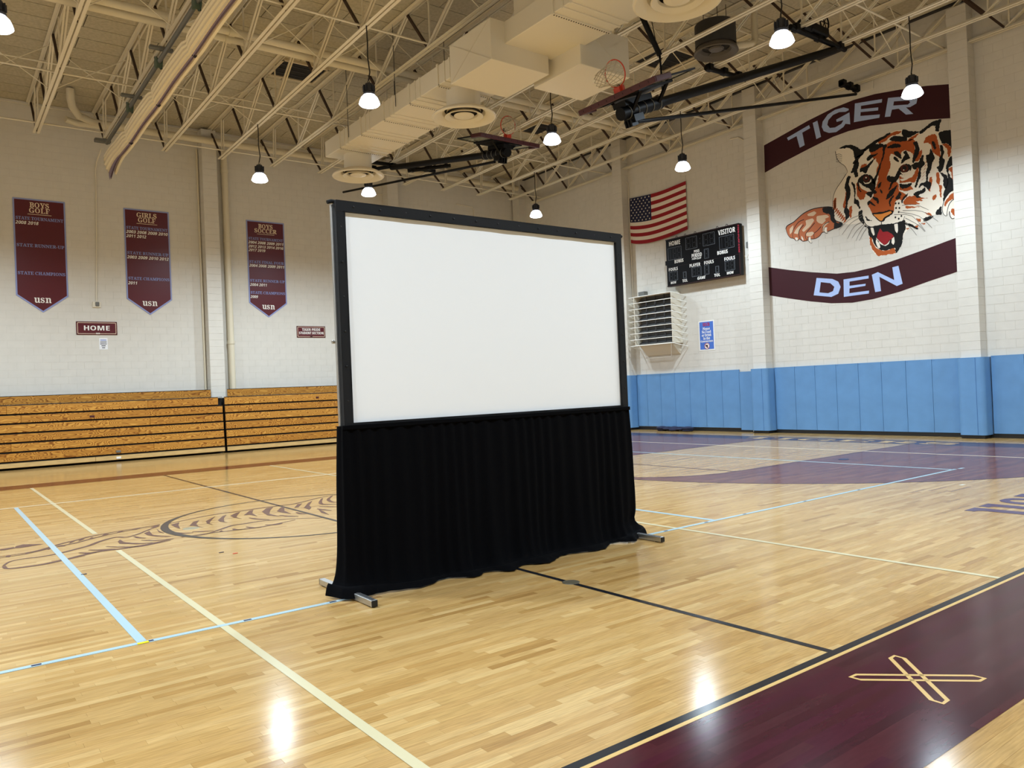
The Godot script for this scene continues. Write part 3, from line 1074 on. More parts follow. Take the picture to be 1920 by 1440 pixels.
# ---------------------------------------------------------------- duct, diffusers, pipes, fan
func ducts_and_pipes() -> void:
	var t := thing("air_duct", "long cream rectangular air duct with stepped boxes hung below the joists", "air duct")
	var X0 := 8.87
	var X1 := 10.22
	var Y0 := 8.08
	var Y1 := 8.5
	var b := MB.new()
	b.cbox(Vector3((X0 + X1) / 2, (Y0 + Y1) / 2, -16.25), Vector3(X1 - X0, Y1 - Y0, 6.9), 0.01)
	part("far_trunk", b, M.duct, t)
	b = MB.new()
	b.cbox(Vector3((X0 + X1) / 2, (Y0 + Y1) / 2 - 0.02, -6.9), Vector3(X1 - X0, Y1 - Y0, 9.4), 0.01)
	part("near_trunk", b, M.duct, t)
	b = MB.new()
	b.cbox(Vector3(9.235, 8.09, -12.2), Vector3(1.39, 0.78, 1.4), 0.008)
	part("left_box", b, M.duct, t)
	b = MB.new()
	b.cbox(Vector3(10.74, 8.08, -11.46), Vector3(1.32, 0.8, 1.42), 0.008)
	part("right_box", b, M.duct, t)
	b = MB.new()
	b.cbox(Vector3(9.4, 9.2, -10.9), Vector3(0.9, 1.5, 0.8), 0.008)
	part("riser", b, M.duct, t)
	b = MB.new()      # pressed cross-breaks of the boxes' sides
	for s in [[8.53, -12.9, -11.5]]:
		b.bar(Vector3(s[0] + 0.002, 7.72, s[1] + 0.04), Vector3(s[0] + 0.002, 8.46, s[2] - 0.04), 0.006, 0.008)
		b.bar(Vector3(s[0] + 0.002, 8.46, s[1] + 0.04), Vector3(s[0] + 0.002, 7.72, s[2] - 0.04), 0.006, 0.008)
	b.bar(Vector3(10.12, 7.72, -10.748), Vector3(11.36, 8.46, -10.748), 0.008, 0.006)
	b.bar(Vector3(10.12, 8.46, -10.748), Vector3(11.36, 7.72, -10.748), 0.008, 0.006)
	part("cross_break", b, M.duct, t)
	var zs := [-18.75, -17.53, -16.31, -15.09, -13.87, -10.1, -8.88, -7.66, -6.44]
	for i in zs.size():
		var z: float = zs[i]
		var dy := 0.0 if z < -12.0 else -0.02
		b = MB.new()     # flanged joint round the trunk
		b.box(Vector3((X0 + X1) / 2, Y0 + dy - 0.012, z), Vector3(X1 - X0 + 0.05, 0.03, 0.06))
		b.box(Vector3(X0 - 0.012, (Y0 + Y1) / 2, z), Vector3(0.03, Y1 - Y0 + 0.04, 0.06))
		b.box(Vector3(X1 + 0.012, (Y0 + Y1) / 2, z), Vector3(0.03, Y1 - Y0 + 0.04, 0.06))
		part("flange", b, M.duct, t)
		b = MB.new()
		for k in 24:
			b.box(Vector3(lerpf(X0 + 0.02, X1 - 0.02, k / 23.0), Y0 + dy - 0.029, z), Vector3(0.022, 0.008, 0.02))
		part("bolt_row", b, M.hole, t)
		for d in [0.26, 0.46]:
			b = MB.new()
			b.box(Vector3((X0 + X1) / 2, Y0 + dy - 0.008, z + d), Vector3(X1 - X0 + 0.02, 0.022, 0.045))
			b.box(Vector3(X0 - 0.008, (Y0 + Y1) / 2, z + d), Vector3(0.022, Y1 - Y0, 0.045))
			part("stiffener", b, M.duct, t)
	for z in [-18.2, -15.7, -9.4]:
		for x in [X0 - 0.02, X1 + 0.02]:
			rod("hanger_rod", Vector3(x, Y1 - 0.3, z), Vector3(x, deck_y(z) - 0.02, z), 0.008, M.dark_grey, t)
	var words := ["round cream ceiling diffuser at the top edge, right of the duct's boxes", "round cream ceiling diffuser in the middle, just below the left duct box", "round cream ceiling diffuser at the far end of the duct, above the screen's corner"]
	var k := 0
	for p in [[9.54, -7.92], [9.52, -13.91], [9.56, -19.16]]:
		var d := thing("ceiling_diffuser", words[k], "diffuser", Vector3(p[0], 7.5, p[1]), "round duct diffusers")
		b = MB.new()
		b.lathe([Vector2(0.37, 0.12), Vector2(0.37, 0.7)], Vector3.ZERO, 40)
		part("neck", b, M.duct, d)
		b = MB.new()
		b.lathe([Vector2(0.37, 0.2), Vector2(0.46, 0.16), Vector2(0.58, 0.12), Vector2(0.68, 0.06), Vector2(0.7, 0.03), Vector2(0.69, 0.01)], Vector3.ZERO, 48, Vector3.UP, true)
		b.lathe([Vector2(0.69, 0.01), Vector2(0.66, 0.0), Vector2(0.56, 0.05), Vector2(0.47, 0.1), Vector2(0.42, 0.16)], Vector3.ZERO, 48, Vector3.UP, false)
		part("outer_cone", b, M.duct, d)
		b = MB.new()
		b.lathe([Vector2(0.42, 0.03), Vector2(0.4, 0.02), Vector2(0.31, 0.07), Vector2(0.29, 0.11)], Vector3.ZERO, 40)
		b.lathe([Vector2(0.29, 0.11), Vector2(0.33, 0.1), Vector2(0.42, 0.03)], Vector3.ZERO, 40, Vector3.UP, true)
		part("middle_cone", b, M.duct, d)
		b = MB.new()
		b.lathe([Vector2(0.0, 0.03), Vector2(0.1, 0.025), Vector2(0.21, 0.045), Vector2(0.22, 0.06), Vector2(0.0, 0.12)], Vector3.ZERO, 32, Vector3.UP)
		part("centre_disc", b, M.duct, d)
		b = MB.new()
		b.lathe([Vector2(0.0, 0.17), Vector2(0.42, 0.165)], Vector3.ZERO, 40)
		part("throat", b, M.hole, d)
		k += 1
	# pipes
	for p in [[-16.45, 9.38, "upper cream sprinkler pipe of the pair running across the roof joists"], [-16.72, 9.34, "lower cream sprinkler pipe of the pair running across the roof joists"]]:
		b = MB.new()
		b.tube([Vector3(1.2 if p[0] < -16.5 else -1.0, p[1], p[0]), Vector3(19.4, p[1], p[0])], 0.085, 14)
		var o := thing("sprinkler_pipe", p[2], "pipe", Vector3.ZERO, "twin roof pipes")
		part("run", b, M.pipe_paint, o)
		for x in [5.4, 11.2]:
			b = MB.new()
			b.tube([Vector3(x - 0.06, p[1], p[0]), Vector3(x + 0.06, p[1], p[0])], 0.1, 14)
			part("coupling", b, M.pipe_paint, o)
	var w := thing("drain_pipe", "cream pipe along the bleacher wall with elbows rising left of the curtain", "pipe")
	b = MB.new()
	b.tube([Vector3(3.3, 10.0, -23.2), Vector3(3.3, 9.75, -23.2), Vector3(3.36, 9.62, -23.4), Vector3(3.6, 9.58, -24.0), Vector3(4.0, 9.56, -24.3), Vector3(5.5, 9.56, -24.36), Vector3(19.1, 9.56, -24.36)], 0.1, 14)
	part("run", b, M.pipe_paint, w)
	b = MB.new()
	b.tube([Vector3(3.3, 9.5, -24.2), Vector3(3.6, 9.47, -24.32), Vector3(4.2, 9.5, -24.36), Vector3(4.8, 9.54, -24.36)], 0.085, 12)
	part("branch", b, M.pipe_paint, w)
	b = MB.new()
	b.tube([Vector3(7.72, 1.9, -24.76), Vector3(7.72, 9.42, -24.76)], 0.1, 14)
	var v := thing("downpipe", "thick cream vertical pipe on the bleacher wall right of the painted pillar", "pipe")
	part("run", b, M.pipe_paint, v)
	for y in [3.4, 6.6, 8.8]:
		b = MB.new()
		b.tube([Vector3(7.72, y - 0.05, -24.76), Vector3(7.72, y + 0.05, -24.76)], 0.115, 14)
		part("collar", b, M.pipe_paint, v)
	# dark fan drum between the joists with its bent pipe
	var f := thing("fan_drum", "dark round fan drum with a flared ring hung between the roof joists", "fan", Vector3(14.37, 8.92, -10.9))
	b = MB.new()
	b.lathe([Vector2(0.45, 0.12), Vector2(0.45, 0.62)], Vector3.ZERO, 36)
	b.lathe([Vector2(0.45, 0.62), Vector2(0.0, 0.66)], Vector3.ZERO, 36, Vector3.UP, true)
	part("drum", b, M.dark_grey, f)
	b = MB.new()
	b.lathe([Vector2(0.42, 0.14), Vector2(0.47, 0.06), Vector2(0.49, 0.0)], Vector3.ZERO, 36, Vector3.UP, true)
	b.lathe([Vector2(0.49, 0.0), Vector2(0.46, -0.02), Vector2(0.34, 0.06), Vector2(0.3, 0.12)], Vector3.ZERO, 36)
	part("ring", b, M.drum_ring, f)
	b = MB.new()
	b.lathe([Vector2(0.0, 0.02), Vector2(0.14, 0.03), Vector2(0.17, 0.06), Vector2(0.0, 0.09)], Vector3(-0.05, 0, 0.05), 20)
	part("hub", b, M.drum_ring, f)
	b = MB.new()
	b.lathe([Vector2(0.0, 0.13), Vector2(0.31, 0.13)], Vector3.ZERO, 30)
	part("throat", b, M.hole, f)
	b = MB.new()
	for a in 4:
		b.box(Vector3(cos(a * PI / 2 + 0.4) * 0.2, 0.08, sin(a * PI / 2 + 0.4) * 0.2), Vector3(0.26, 0.01, 0.015), Basis(Vector3.UP, -(a * PI / 2 + 0.4)))
	part("guard_bar", b, M.drum_ring, f)
	b = MB.new()
	b.tube([Vector3(0.35, 0.15, 0.25), Vector3(0.55, 0.16, 0.42), Vector3(0.72, 0.2, 0.5), Vector3(0.76, 0.3, 0.5), Vector3(0.76, 1.1, 0.5)], 0.075, 12)
	part("bent_pipe", b, M.pipe_paint, f)
	for x in [-0.4, 0.1, 0.42]:
		rod("hanger_rod", Vector3(x, 0.6, 0.0), Vector3(x, 1.2, 0.0), 0.008, M.dark_grey, f)

# ---------------------------------------------------------------- projection screen
func projection_screen() -> void:
	var t := thing("projection_screen", "free-standing projection screen with white surface, black border and black pleated skirt", "screen", Vector3(4.265, 0, -5.8))
	var b := MB.new()
	b.box(Vector3(0, 2.22, 0.012), Vector3(3.1, 1.76, 0.004))
	part("projection_surface", b, M.screen_white, t)
	# black cloth border, gently creased, standing a little proud of the surface
	b = MB.new()
	var hw := 1.6
	for side in 4:
		var n := 60 if side < 2 else 36
		for i in n:
			for j in 3:
				var f := func(a: int, c: int):
					var u := float(a) / n
					var w := c / 3.0
					var cr := 0.004 * sin(a * 1.7 + side) * sin(w * PI) + 0.003 * sin(a * 0.63)
					if side == 0:
						return Vector3(lerpf(-hw, hw, u), lerpf(3.078, 3.165, w) - 0.004 * sin(PI * u), 0.045 + cr)
					elif side == 1:
						return Vector3(lerpf(-hw, hw, u), lerpf(1.318, 1.372, w), 0.045 + cr)
					elif side == 2:
						return Vector3(lerpf(-hw, -1.525, w), lerpf(1.372, 3.078, u), 0.045 + cr)
					return Vector3(lerpf(1.525, hw, w), lerpf(1.372, 3.078, u), 0.045 + cr)
				b.quad(f.call(i, j), f.call(i + 1, j), f.call(i + 1, j + 1), f.call(i, j + 1), Vector3.BACK)
	for s in [[Vector3(0, 3.163, 0.015), Vector3(3.2, 0.006, 0.06)], [Vector3(-1.6, 2.24, 0.015), Vector3(0.006, 1.84, 0.06)], [Vector3(1.6, 2.24, 0.015), Vector3(0.006, 1.84, 0.06)]]:
		b.box(s[0], s[1])
	b.box(Vector3(0, 3.08, 0.03), Vector3(3.06, 0.004, 0.034))
	b.box(Vector3(0, 1.371, 0.03), Vector3(3.06, 0.004, 0.034))
	b.box(Vector3(-1.526, 2.22, 0.03), Vector3(0.004, 1.71, 0.034))
	b.box(Vector3(1.526, 2.22, 0.03), Vector3(0.004, 1.71, 0.034))
	part("border", b, M.border_cloth, t)
	for i in 13:
		b = MB.new()
		b.lathe([Vector2(0.008, 0.0), Vector2(0.007, 0.004), Vector2(0, 0.006)], Vector3(-1.45 + i * 0.242, 3.122, 0.047), 10, Vector3.BACK)
		part("snap", b, M.cap_black, t)
	for i in 6:
		for s in [-1.0, 1.0]:
			b = MB.new()
			b.lathe([Vector2(0.008, 0.0), Vector2(0.007, 0.004), Vector2(0, 0.006)], Vector3(s * 1.565, 1.55 + i * 0.28, 0.047), 10, Vector3.BACK)
			part("snap", b, M.cap_black, t)
	# aluminium frame behind the cloth, uprights, clamps and feet
	for s in [-1.0, 1.0]:
		b = MB.new()
		b.cbox(Vector3(s * 1.6, 1.6, -0.03), Vector3(0.032, 3.08, 0.032), 0.003)
		part("upright", b, M.aluminium, t)
		b = MB.new()
		b.tube([Vector3(s * 1.52, 3.158, 0.0), Vector3(s * 1.62, 3.16, 0.0), Vector3(s * 1.655, 3.148, 0.0)], 0.016, 8)
		part("corner_tab", b, M.border_cloth, t)
		b = MB.new()
		var fx := -1.632 if s < 0 else 1.54
		b.cbox(Vector3(fx, 0.031, 0.02), Vector3(0.05, 0.05, 0.96), 0.004)
		var foot := part("foot", b, M.aluminium, t)
		b = MB.new()
		b.box(Vector3(fx, 0.057, 0.3), Vector3(0.018, 0.004, 0.36))
		part("slot", b, M.dark_grey, foot)
		for e in [-1.0, 1.0]:
			b = MB.new()
			b.cbox(Vector3(fx, 0.031, 0.02 + e * 0.483), Vector3(0.049, 0.049, 0.012), 0.003)
			part("end_cap", b, M.cap_black, foot)
		b = MB.new()
		b.box(Vector3(fx, 0.003, 0.44), Vector3(0.04, 0.006, 0.04))
		b.box(Vector3(fx, 0.003, -0.4), Vector3(0.04, 0.006, 0.04))
		part("pad", b, M.cap_black, foot)
		b = MB.new()
		b.tube([Vector3(s * 1.625, 2.03, -0.03), Vector3(s * 1.65, 2.03, -0.03)], 0.014, 8)
		part("wing_bolt", b, M.aluminium, t)
	for y in [1.345, 3.12]:
		b = MB.new()
		b.cbox(Vector3(0, y, -0.02), Vector3(3.2, 0.032, 0.032), 0.003)
		part("rail", b, M.aluminium, t)
	# pleated velvet skirt, its hem puddled on the floor
	b = MB.new()
	var nx := 420
	var ny := 34
	var r2 := RandomNumberGenerator.new()
	r2.seed = 11
	var ph := []
	for i in 8:
		ph.append(r2.randf() * TAU)
	var side := 0.09                                  # the skirt wraps round both ends
	var run := 3.235 + 2.0 * side
	var f := func(a: int, c: int):
		var u := float(a) / nx
		var s := float(c) / ny
		var drop := minf(s / 0.84, 1.0)           # hanging part, then the part lying on the floor
		var lie := maxf(0.0, (s - 0.84) / 0.16)
		var d := u * run
		var base := Vector2(-1.628, -0.04 + d)
		var out := Vector2(-1, 0)
		if d > side and d < run - side:
			base = Vector2(-1.628 + d - side, 0.05)
			out = Vector2(0, 1)
		elif d >= run - side:
			base = Vector2(1.607, 0.05 - (d - run + side))
			out = Vector2(1, 0)
		var cl := clampf(1.0 - absf(d - side) / 0.06, 0.0, 1.0) * 0.5
		var cr := clampf(1.0 - absf(d - run + side) / 0.06, 0.0, 1.0) * 0.5
		if cl > 0.0:
			out = (out * (1.0 - cl) + (Vector2(0, 1) if d < side else Vector2(-1, 0)) * cl).normalized()
		if cr > 0.0:
			out = (out * (1.0 - cr) + (Vector2(1, 0) if d < run - side else Vector2(0, 1)) * cr).normalized()
		var pleat := sin(u * 170.0 + 2.2 * sin(u * 23.0 + ph[0]) + ph[1])
		var wide := sin(u * 44.0 + 1.6 * sin(u * 11.0 + ph[2]) + 0.5 * drop + ph[3])
		var swag := sin(u * 17.0 + ph[4])
		var left := exp(-pow(d / 0.42, 2.0))
		var right := exp(-pow((run - d) / 0.3, 2.0))
		var push := pleat * lerpf(0.009, 0.014, drop) * (1.0 - 0.5 * drop) + (wide * 0.028 + 0.015 * swag) * drop * drop + 0.02 * sin(PI * minf(drop * 1.1, 1.0))
		push += pow(drop, 6.0) * 0.07
		if right > 0.1:
			push += right * (0.05 * pow(drop, 2.0) - 0.05 * exp(-pow((drop - 0.9) / 0.06, 2.0)) + 0.02 * sin(drop * 22.0) * pow(drop, 6.0))
		push += lie * (0.15 + 0.05 * sin(u * 9.0 + ph[5]) + 0.03 * wide) * (1.0 - 0.7 * absf(out.x))
		var p := base + out * push
		var y := lerpf(1.352, 0.012, drop)
		# folds of the hem, and where it rides up over the feet
		y += 0.03 * sin(minf(lie, 1.0) * PI) * (0.8 + 0.3 * wide)
		y += (left + 0.8 * right) * pow(drop, 9.0) * (0.075 * (1.0 - 0.9 * pow(lie, 3.0)))
		return Vector3(p.x, maxf(y, 0.007), p.y)
	var grid := []
	for c in ny + 1:
		var line := []
		for a in nx + 1:
			line.append(f.call(a, c))
		grid.append(line)
	var nor := []
	for c in ny + 1:
		var line := []
		for a in nx + 1:
			var dx: Vector3 = grid[c][mini(a + 1, nx)] - grid[c][maxi(a - 1, 0)]
			var dy: Vector3 = grid[maxi(c - 1, 0)][a] - grid[mini(c + 1, ny)][a]
			line.append(dx.cross(dy).normalized())
		nor.append(line)
	for c in ny:
		for a in nx:
			b.tri3(grid[c][a], grid[c][a + 1], grid[c + 1][a + 1], nor[c][a], nor[c][a + 1], nor[c + 1][a + 1])
			b.tri3(grid[c][a], grid[c + 1][a + 1], grid[c + 1][a], nor[c][a], nor[c + 1][a + 1], nor[c + 1][a])
	part("skirt", b, M.velvet, t)
	b = MB.new()
	b.cbox(Vector3(-0.01, 1.338, 0.06), Vector3(3.24, 0.036, 0.014), 0.004)
	part("skirt_heading", b, M.velvet, t)
# ---------------------------------------------------------------- folded basketball backstops
func backstop(label: String, low: Vector3, top: Vector3, across: Vector3, edge: Vector3, brace: Array, bars: Array) -> Node3D:
	var t := thing("basketball_backstop", label, "basketball hoop", Vector3.ZERO, "folded basketball backstops")
	var d := (top - low).normalized()               # from the board's lower edge towards the pivot
	var nn := across.cross(d).normalized()
	if nn.y < 0.0:
		nn = -nn
	var q := Basis(across, d, nn)
	if q.determinant() < 0.0:
		q = Basis(-across, d, nn)
	var e := edge + d * 0.535
	# glass board in a dark frame
	var b := MB.new()
	b.box(e, Vector3(1.78, 1.02, 0.012), q)
	part("backboard", b, M.backboard_glass, t)
	b = MB.new()
	for s in [-1.0, 1.0]:
		b.box(e + across * s * 0.9, Vector3(0.03, 1.07, 0.03), q)
		b.box(e + d * s * 0.52, Vector3(1.83, 0.03, 0.03), q)
	part("board_frame", b, M.black_steel, t)
	b = MB.new()      # shooter's square
	var sq := edge + d * 0.4 + nn * 0.009
	for s in [-1.0, 1.0]:
		b.box(sq + across * s * 0.29, Vector3(0.05, 0.46, 0.004), q)
		b.box(sq + d * s * 0.21, Vector3(0.62, 0.05, 0.004), q)
	part("target_square", b, M.board_line, t)
	# maroon padding along the lower edge and up both sides
	b = MB.new()
	b.cbox(edge, Vector3(1.88, 0.06, 0.1), 0.012, q)
	for s in [-1.0, 1.0]:
		b.cbox(edge + across * s * 0.915 + d * 0.2, Vector3(0.06, 0.4, 0.1), 0.012, q)
	part("edge_pad", b, M.pad_maroon, t)
	for k in 9:
		b = MB.new()
		b.box(edge - d * 0.031 + across * (-0.8 + k * 0.2), Vector3(0.012, 0.004, 0.03), q)
		part("pad_stud", b, M.hole, t)
	# rim, neck and net
	var rc := edge + d * 0.15 + nn * 0.38
	b = MB.new()
	var ring := []
	for i in 32:
		var a := TAU * i / 32.0
		ring.append(rc + across * cos(a) * 0.229 + nn * sin(a) * 0.229)
	b.tube(ring, 0.011, 8, true)
	var rim := part("rim", b, M.rim_orange, t)
	b = MB.new()
	b.box(edge + d * 0.15 + nn * 0.08, Vector3(0.2, 0.05, 0.15), q)
	b.box(edge + d * 0.1 + nn * 0.08, Vector3(0.14, 0.06, 0.13), q)
	part("neck", b, M.rim_orange, rim)
	b = MB.new()
	var levels := 6
	var at := func(l: int, i: float):
		var g := float(l) / levels
		var rr := lerpf(0.225, 0.12, pow(g, 0.7))
		var a := TAU * i / 12.0
		return rc - d * 0.4 * g + Vector3(0, -0.05 * g * g, 0) + across * cos(a) * rr + nn * sin(a) * rr
	for l in levels:
		for i in 12:
			var o := 0.5 * (l % 2)
			b.tube([at.call(l, i + o), at.call(l + 1, i + o + 0.5)], 0.006, 4, false, false)
			b.tube([at.call(l, i + o), at.call(l + 1, i + o - 0.5)], 0.006, 4, false, false)
	part("net", b, M.net_white, rim)
	# mast and board carrier
	b = MB.new()
	b.tube([low - d * 0.1, top], 0.085, 18)
	var mast := part("mast", b, M.black_steel, t)
	b = MB.new()
	b.tube([low - d * 0.12, low + d * 0.95], 0.115, 18)
	b.lathe([Vector2(0.118, 0), Vector2(0.118, 0.008)], low - d * 0.12, 18, d)
	part("sleeve", b, M.black_steel, mast)
	for k in 5:
		b = MB.new()
		b.tube(_ring_pts(low + d * (0.05 + 0.2 * k), across, nn, 0.12), 0.008, 6, true)
		part("cable_loop", b, M.grey_steel, mast)
	b = MB.new()
	b.box(low.lerp(e, 0.5) + d * 0.05, Vector3(0.3, 0.7, 0.1), q)
	for s in [-1.0, 1.0]:
		b.bar(low + d * 0.1 + across * s * 0.1, edge + d * 0.25 + across * s * 0.4, 0.05, 0.05)
		b.bar(low + d * 0.8 + across * s * 0.1, edge + d * 0.95 + across * s * 0.4, 0.05, 0.05)
	b.box(edge + d * 0.55 - nn * 0.04, Vector3(0.9, 0.9, 0.04), q)
	part("carrier", b, M.black_steel, t)
	b = MB.new()
	b.box(low - nn * 0.14 + d * 0.18, Vector3(0.26, 0.24, 0.12), q)
	for s in [-1.0, 0.0, 1.0]:
		b.box(low - nn * 0.2 + d * 0.08 + across * s * 0.07, Vector3(0.03, 0.16, 0.12), q)
	part("latch", b, M.black_steel, t)
	# brace and the bars that carry it all under the joists
	b = MB.new()
	b.tube([brace[0], brace[1]], 0.035, 10)
	part("brace_rod", b, M.black_steel, t)
	for s in bars:
		b = MB.new()
		b.tube([s[0], s[1]], 0.06, 10)
		var bar := part("support_bar", b, M.black_steel, t)
		for g in [0.1, 0.5, 0.9]:
			b = MB.new()
			var p: Vector3 = (s[0] as Vector3).lerp(s[1], g)
			b.cbox(p + Vector3(0, 0.03, 0), Vector3(0.16, 0.17, 0.16), 0.02)
			part("clamp", b, M.black_steel, bar)
	return t

func _ring_pts(c: Vector3, u: Vector3, w: Vector3, r: float) -> Array:
	var out := []
	for i in 14:
		var a := TAU * i / 14.0
		out.append(c + u * cos(a) * r + w * sin(a) * r)
	return out

func backstops() -> void:
	var t := backstop("nearer folded basketball backstop with its long black mast slanting up to the right", Vector3(10.02, 6.38, -9.6), Vector3(16.45, 8.86, -9.3), Vector3(0, 0, 1), Vector3(9.8, 6.62, -9.6), [Vector3(10.33, 6.28, -9.6), Vector3(19.2, 8.74, -10.3)],
		[[Vector3(14.78, 8.97, -9.3), Vector3(16.9, 8.97, -9.28)], [Vector3(14.86, 8.93, -11.58), Vector3(16.12, 8.93, -11.5)], [Vector3(18.5, 8.86, -10.3), Vector3(19.3, 8.86, -10.3)]])
	# winch with its wheel, and the hoist arm over the board
	var b := MB.new()
	b.cbox(Vector3(15.75, 9.12, -9.3), Vector3(0.7, 0.2, 0.26), 0.03)
	b.tube([Vector3(15.2, 9.12, -9.3), Vector3(15.5, 9.12, -9.3)], 0.13, 14)
	part("winch", b, M.black_steel, t)
	b = MB.new()
	b.tube(_ring_pts(Vector3(15.95, 9.32, -9.2), Vector3.RIGHT, Vector3.UP, 0.17), 0.018, 6, true)
	for i in 3:
		var v := Vector3(cos(i * PI / 3), sin(i * PI / 3), 0) * 0.17
		b.bar(Vector3(15.95, 9.32, -9.2) - v, Vector3(15.95, 9.32, -9.2) + v, 0.015, 0.015, Vector3.BACK)
	part("winch_wheel", b, M.black_steel, t)
	b = MB.new()
	b.tube([Vector3(10.46, 8.75, -9.75), Vector3(10.62, 8.2, -9.62), Vector3(11.0, 7.62, -9.6)], [0.05, 0.05, 0.05], 10)
	b.lathe([Vector2(0, -0.2), Vector2(0.12, -0.12), Vector2(0.15, 0.1), Vector2(0.1, 0.3)], Vector3(10.46, 8.72, -9.75), 14)
	part("hoist_arm", b, M.black_steel, t)
	b = MB.new()
	b.tube([Vector3(11.0, 7.62, -9.6), Vector3(10.98, 6.95, -9.55)], 0.02, 6)
	b.tube([Vector3(10.75, 9.0, -9.7), Vector3(11.02, 7.4, -9.6)], 0.008, 5)
	part("hoist_cable", b, M.black_steel, t)
	backstop("farther folded basketball backstop behind the middle diffuser, its brace reaching the bleacher wall", Vector3(12.0, 7.62, -15.75), Vector3(12.0, 8.74, -21.7), Vector3(1, 0, 0), Vector3(12.0, 7.86, -15.5), [Vector3(12.0, 7.5, -16.2), Vector3(11.75, 8.62, -24.75)],
		[[Vector3(10.5, 8.84, -21.8), Vector3(13.6, 8.84, -21.7)], [Vector3(11.3, 8.8, -23.1), Vector3(12.1, 8.8, -21.6)], [Vector3(12.7, 8.78, -21.9), Vector3(13.7, 8.84, -20.9)]])

# ---------------------------------------------------------------- rolled divider curtain
func divider_curtain() -> void:
	var t := thing("divider_curtain", "cream gym divider curtain gathered up under its joist, with a purple-grey band", "curtain")
	var z0 := -23.3
	var z1 := 2.0
	var n := 150
	var sect := func(kind: int):
		if kind == 0:      # layered cream folds
			return [Vector2(-0.19, 0.12), Vector2(-0.22, 0.09), Vector2(-0.195, 0.06), Vector2(-0.215, 0.0), Vector2(-0.18, -0.03), Vector2(-0.19, -0.09), Vector2(-0.15, -0.11), Vector2(-0.155, -0.17), Vector2(-0.1, -0.18), Vector2(-0.095, -0.235), Vector2(-0.05, -0.22), Vector2(-0.03, -0.05), Vector2(-0.04, 0.12)]
		elif kind == 1:    # band
			return [Vector2(-0.07, 0.0), Vector2(-0.07, -0.2), Vector2(-0.045, -0.255), Vector2(-0.015, -0.21), Vector2(0.005, -0.245), Vector2(0.05, -0.2), Vector2(0.055, 0.0)]
		return [Vector2(0.025, 0.12), Vector2(0.025, -0.17), Vector2(0.06, -0.24), Vector2(0.12, -0.25), Vector2(0.18, -0.18), Vector2(0.2, -0.05), Vector2(0.17, 0.12)]
	for kind in 3:
		var b := MB.new()
		var prof: Array = sect.call(kind)
		var rings := []
		for i in n + 1:
			var z := lerpf(z0, z1, pow(float(i) / n, 1.3))
			var cinch := 0.0
			for k in 9:
				cinch = maxf(cinch, exp(-pow((z - (-21.2 + 2.9 * k)) / 0.11, 2.0)))
			var endk := clampf(1.0 - (z - z0) / 1.1, 0.0, 1.0)
			var ring := []
			for j in prof.size():
				var p: Vector2 = prof[j]
				p *= 1.0 - 0.16 * cinch
				p.y -= 0.01 * sin((z + 21.2) / 2.9 * TAU + PI * 0.5) + endk * endk * (0.1 + (0.28 if kind == 1 else 0.12) * maxf(0.0, -p.y) * 4.0)
				p.x += 0.005 * sin(z * 2.1 + j * 0.7) + 0.03 * cinch - endk * 0.12 * (1.0 if kind < 2 else 0.5)
				ring.append(Vector3(4.31 + p.x * 0.78, 8.36 + 0.013 * (z + 23.0) + p.y, z))
			rings.append(ring)
		for i in n:
			for j in prof.size() - 1:
				var a: Vector3 = rings[i][j]
				var e: Vector3 = rings[i][j + 1]
				var g: Vector3 = rings[i + 1][j + 1]
				var h: Vector3 = rings[i + 1][j]
				var nn := (e - a).cross(h - a).normalized()
				b.quad(a, e, g, h, -nn)
		for j in range(1, prof.size() - 1):
			b.tri(rings[0][0], rings[0][j], rings[0][j + 1], Vector3.FORWARD)
		part(["cream_folds", "vinyl_band", "outer_fold"][kind], b, [M.curtain_cream, M.curtain_band, M.curtain_cream][kind], t)
	for k in 8:
		var z := -21.2 + 2.9 * k
		var b := MB.new()
		b.tube([Vector3(4.29, 8.16 + 0.013 * (z + 23), z), Vector3(4.33, 8.12 + 0.013 * (z + 23), z), Vector3(4.37, 8.17 + 0.013 * (z + 23), z)], 0.025, 8)
		part("strap", b, M.strap_dark, t)
		b = MB.new()       # winding drum and bracket on the drive pipe
		var zp := z + 0.95
		var y := joist_y(zp) - 0.17
		b.tube([Vector3(4.07, y, zp), Vector3(4.2, y, zp)], 0.1, 18)
		b.tube([Vector3(4.075, y, zp), Vector3(4.095, y, zp)], 0.125, 18)
		b.tube([Vector3(4.175, y, zp), Vector3(4.195, y, zp)], 0.125, 18)
		part("winding_drum", b, M.green_iron, t)
		b = MB.new()
		b.cbox(Vector3(4.1, joist_y(zp + 0.4) - 0.035, zp + 0.4), Vector3(0.46, 0.06, 0.12), 0.01)
		b.bar(Vector3(4.08, joist_y(zp) - 0.02, zp - 0.1), Vector3(4.08, y, zp), 0.015, 0.03)
		b.bar(Vector3(4.22, joist_y(zp) - 0.02, zp + 0.1), Vector3(4.2, y, zp), 0.015, 0.03)
		part("bracket", b, M.grey_steel, t)
		b = MB.new()
		b.tube([Vector3(4.2, y - 0.1, zp), Vector3(4.24, 8.5 + 0.013 * (z + 23), zp)], 0.01, 5)
		part("lift_line", b, M.strap_dark, t)
	var b2 := MB.new()
	b2.tube([Vector3(4.13, joist_y(-23.2) - 0.17, -23.2), Vector3(4.13, joist_y(2.0) - 0.17, 2.0)], 0.045, 12)
	part("drive_pipe", b2, M.grey_steel, t)
	b2 = MB.new()
	b2.cbox(Vector3(4.06, joist_y(-23.4) - 0.06, -23.4), Vector3(0.4, 0.1, 0.16), 0.02)
	part("end_bracket", b2, M.grey_steel, t)

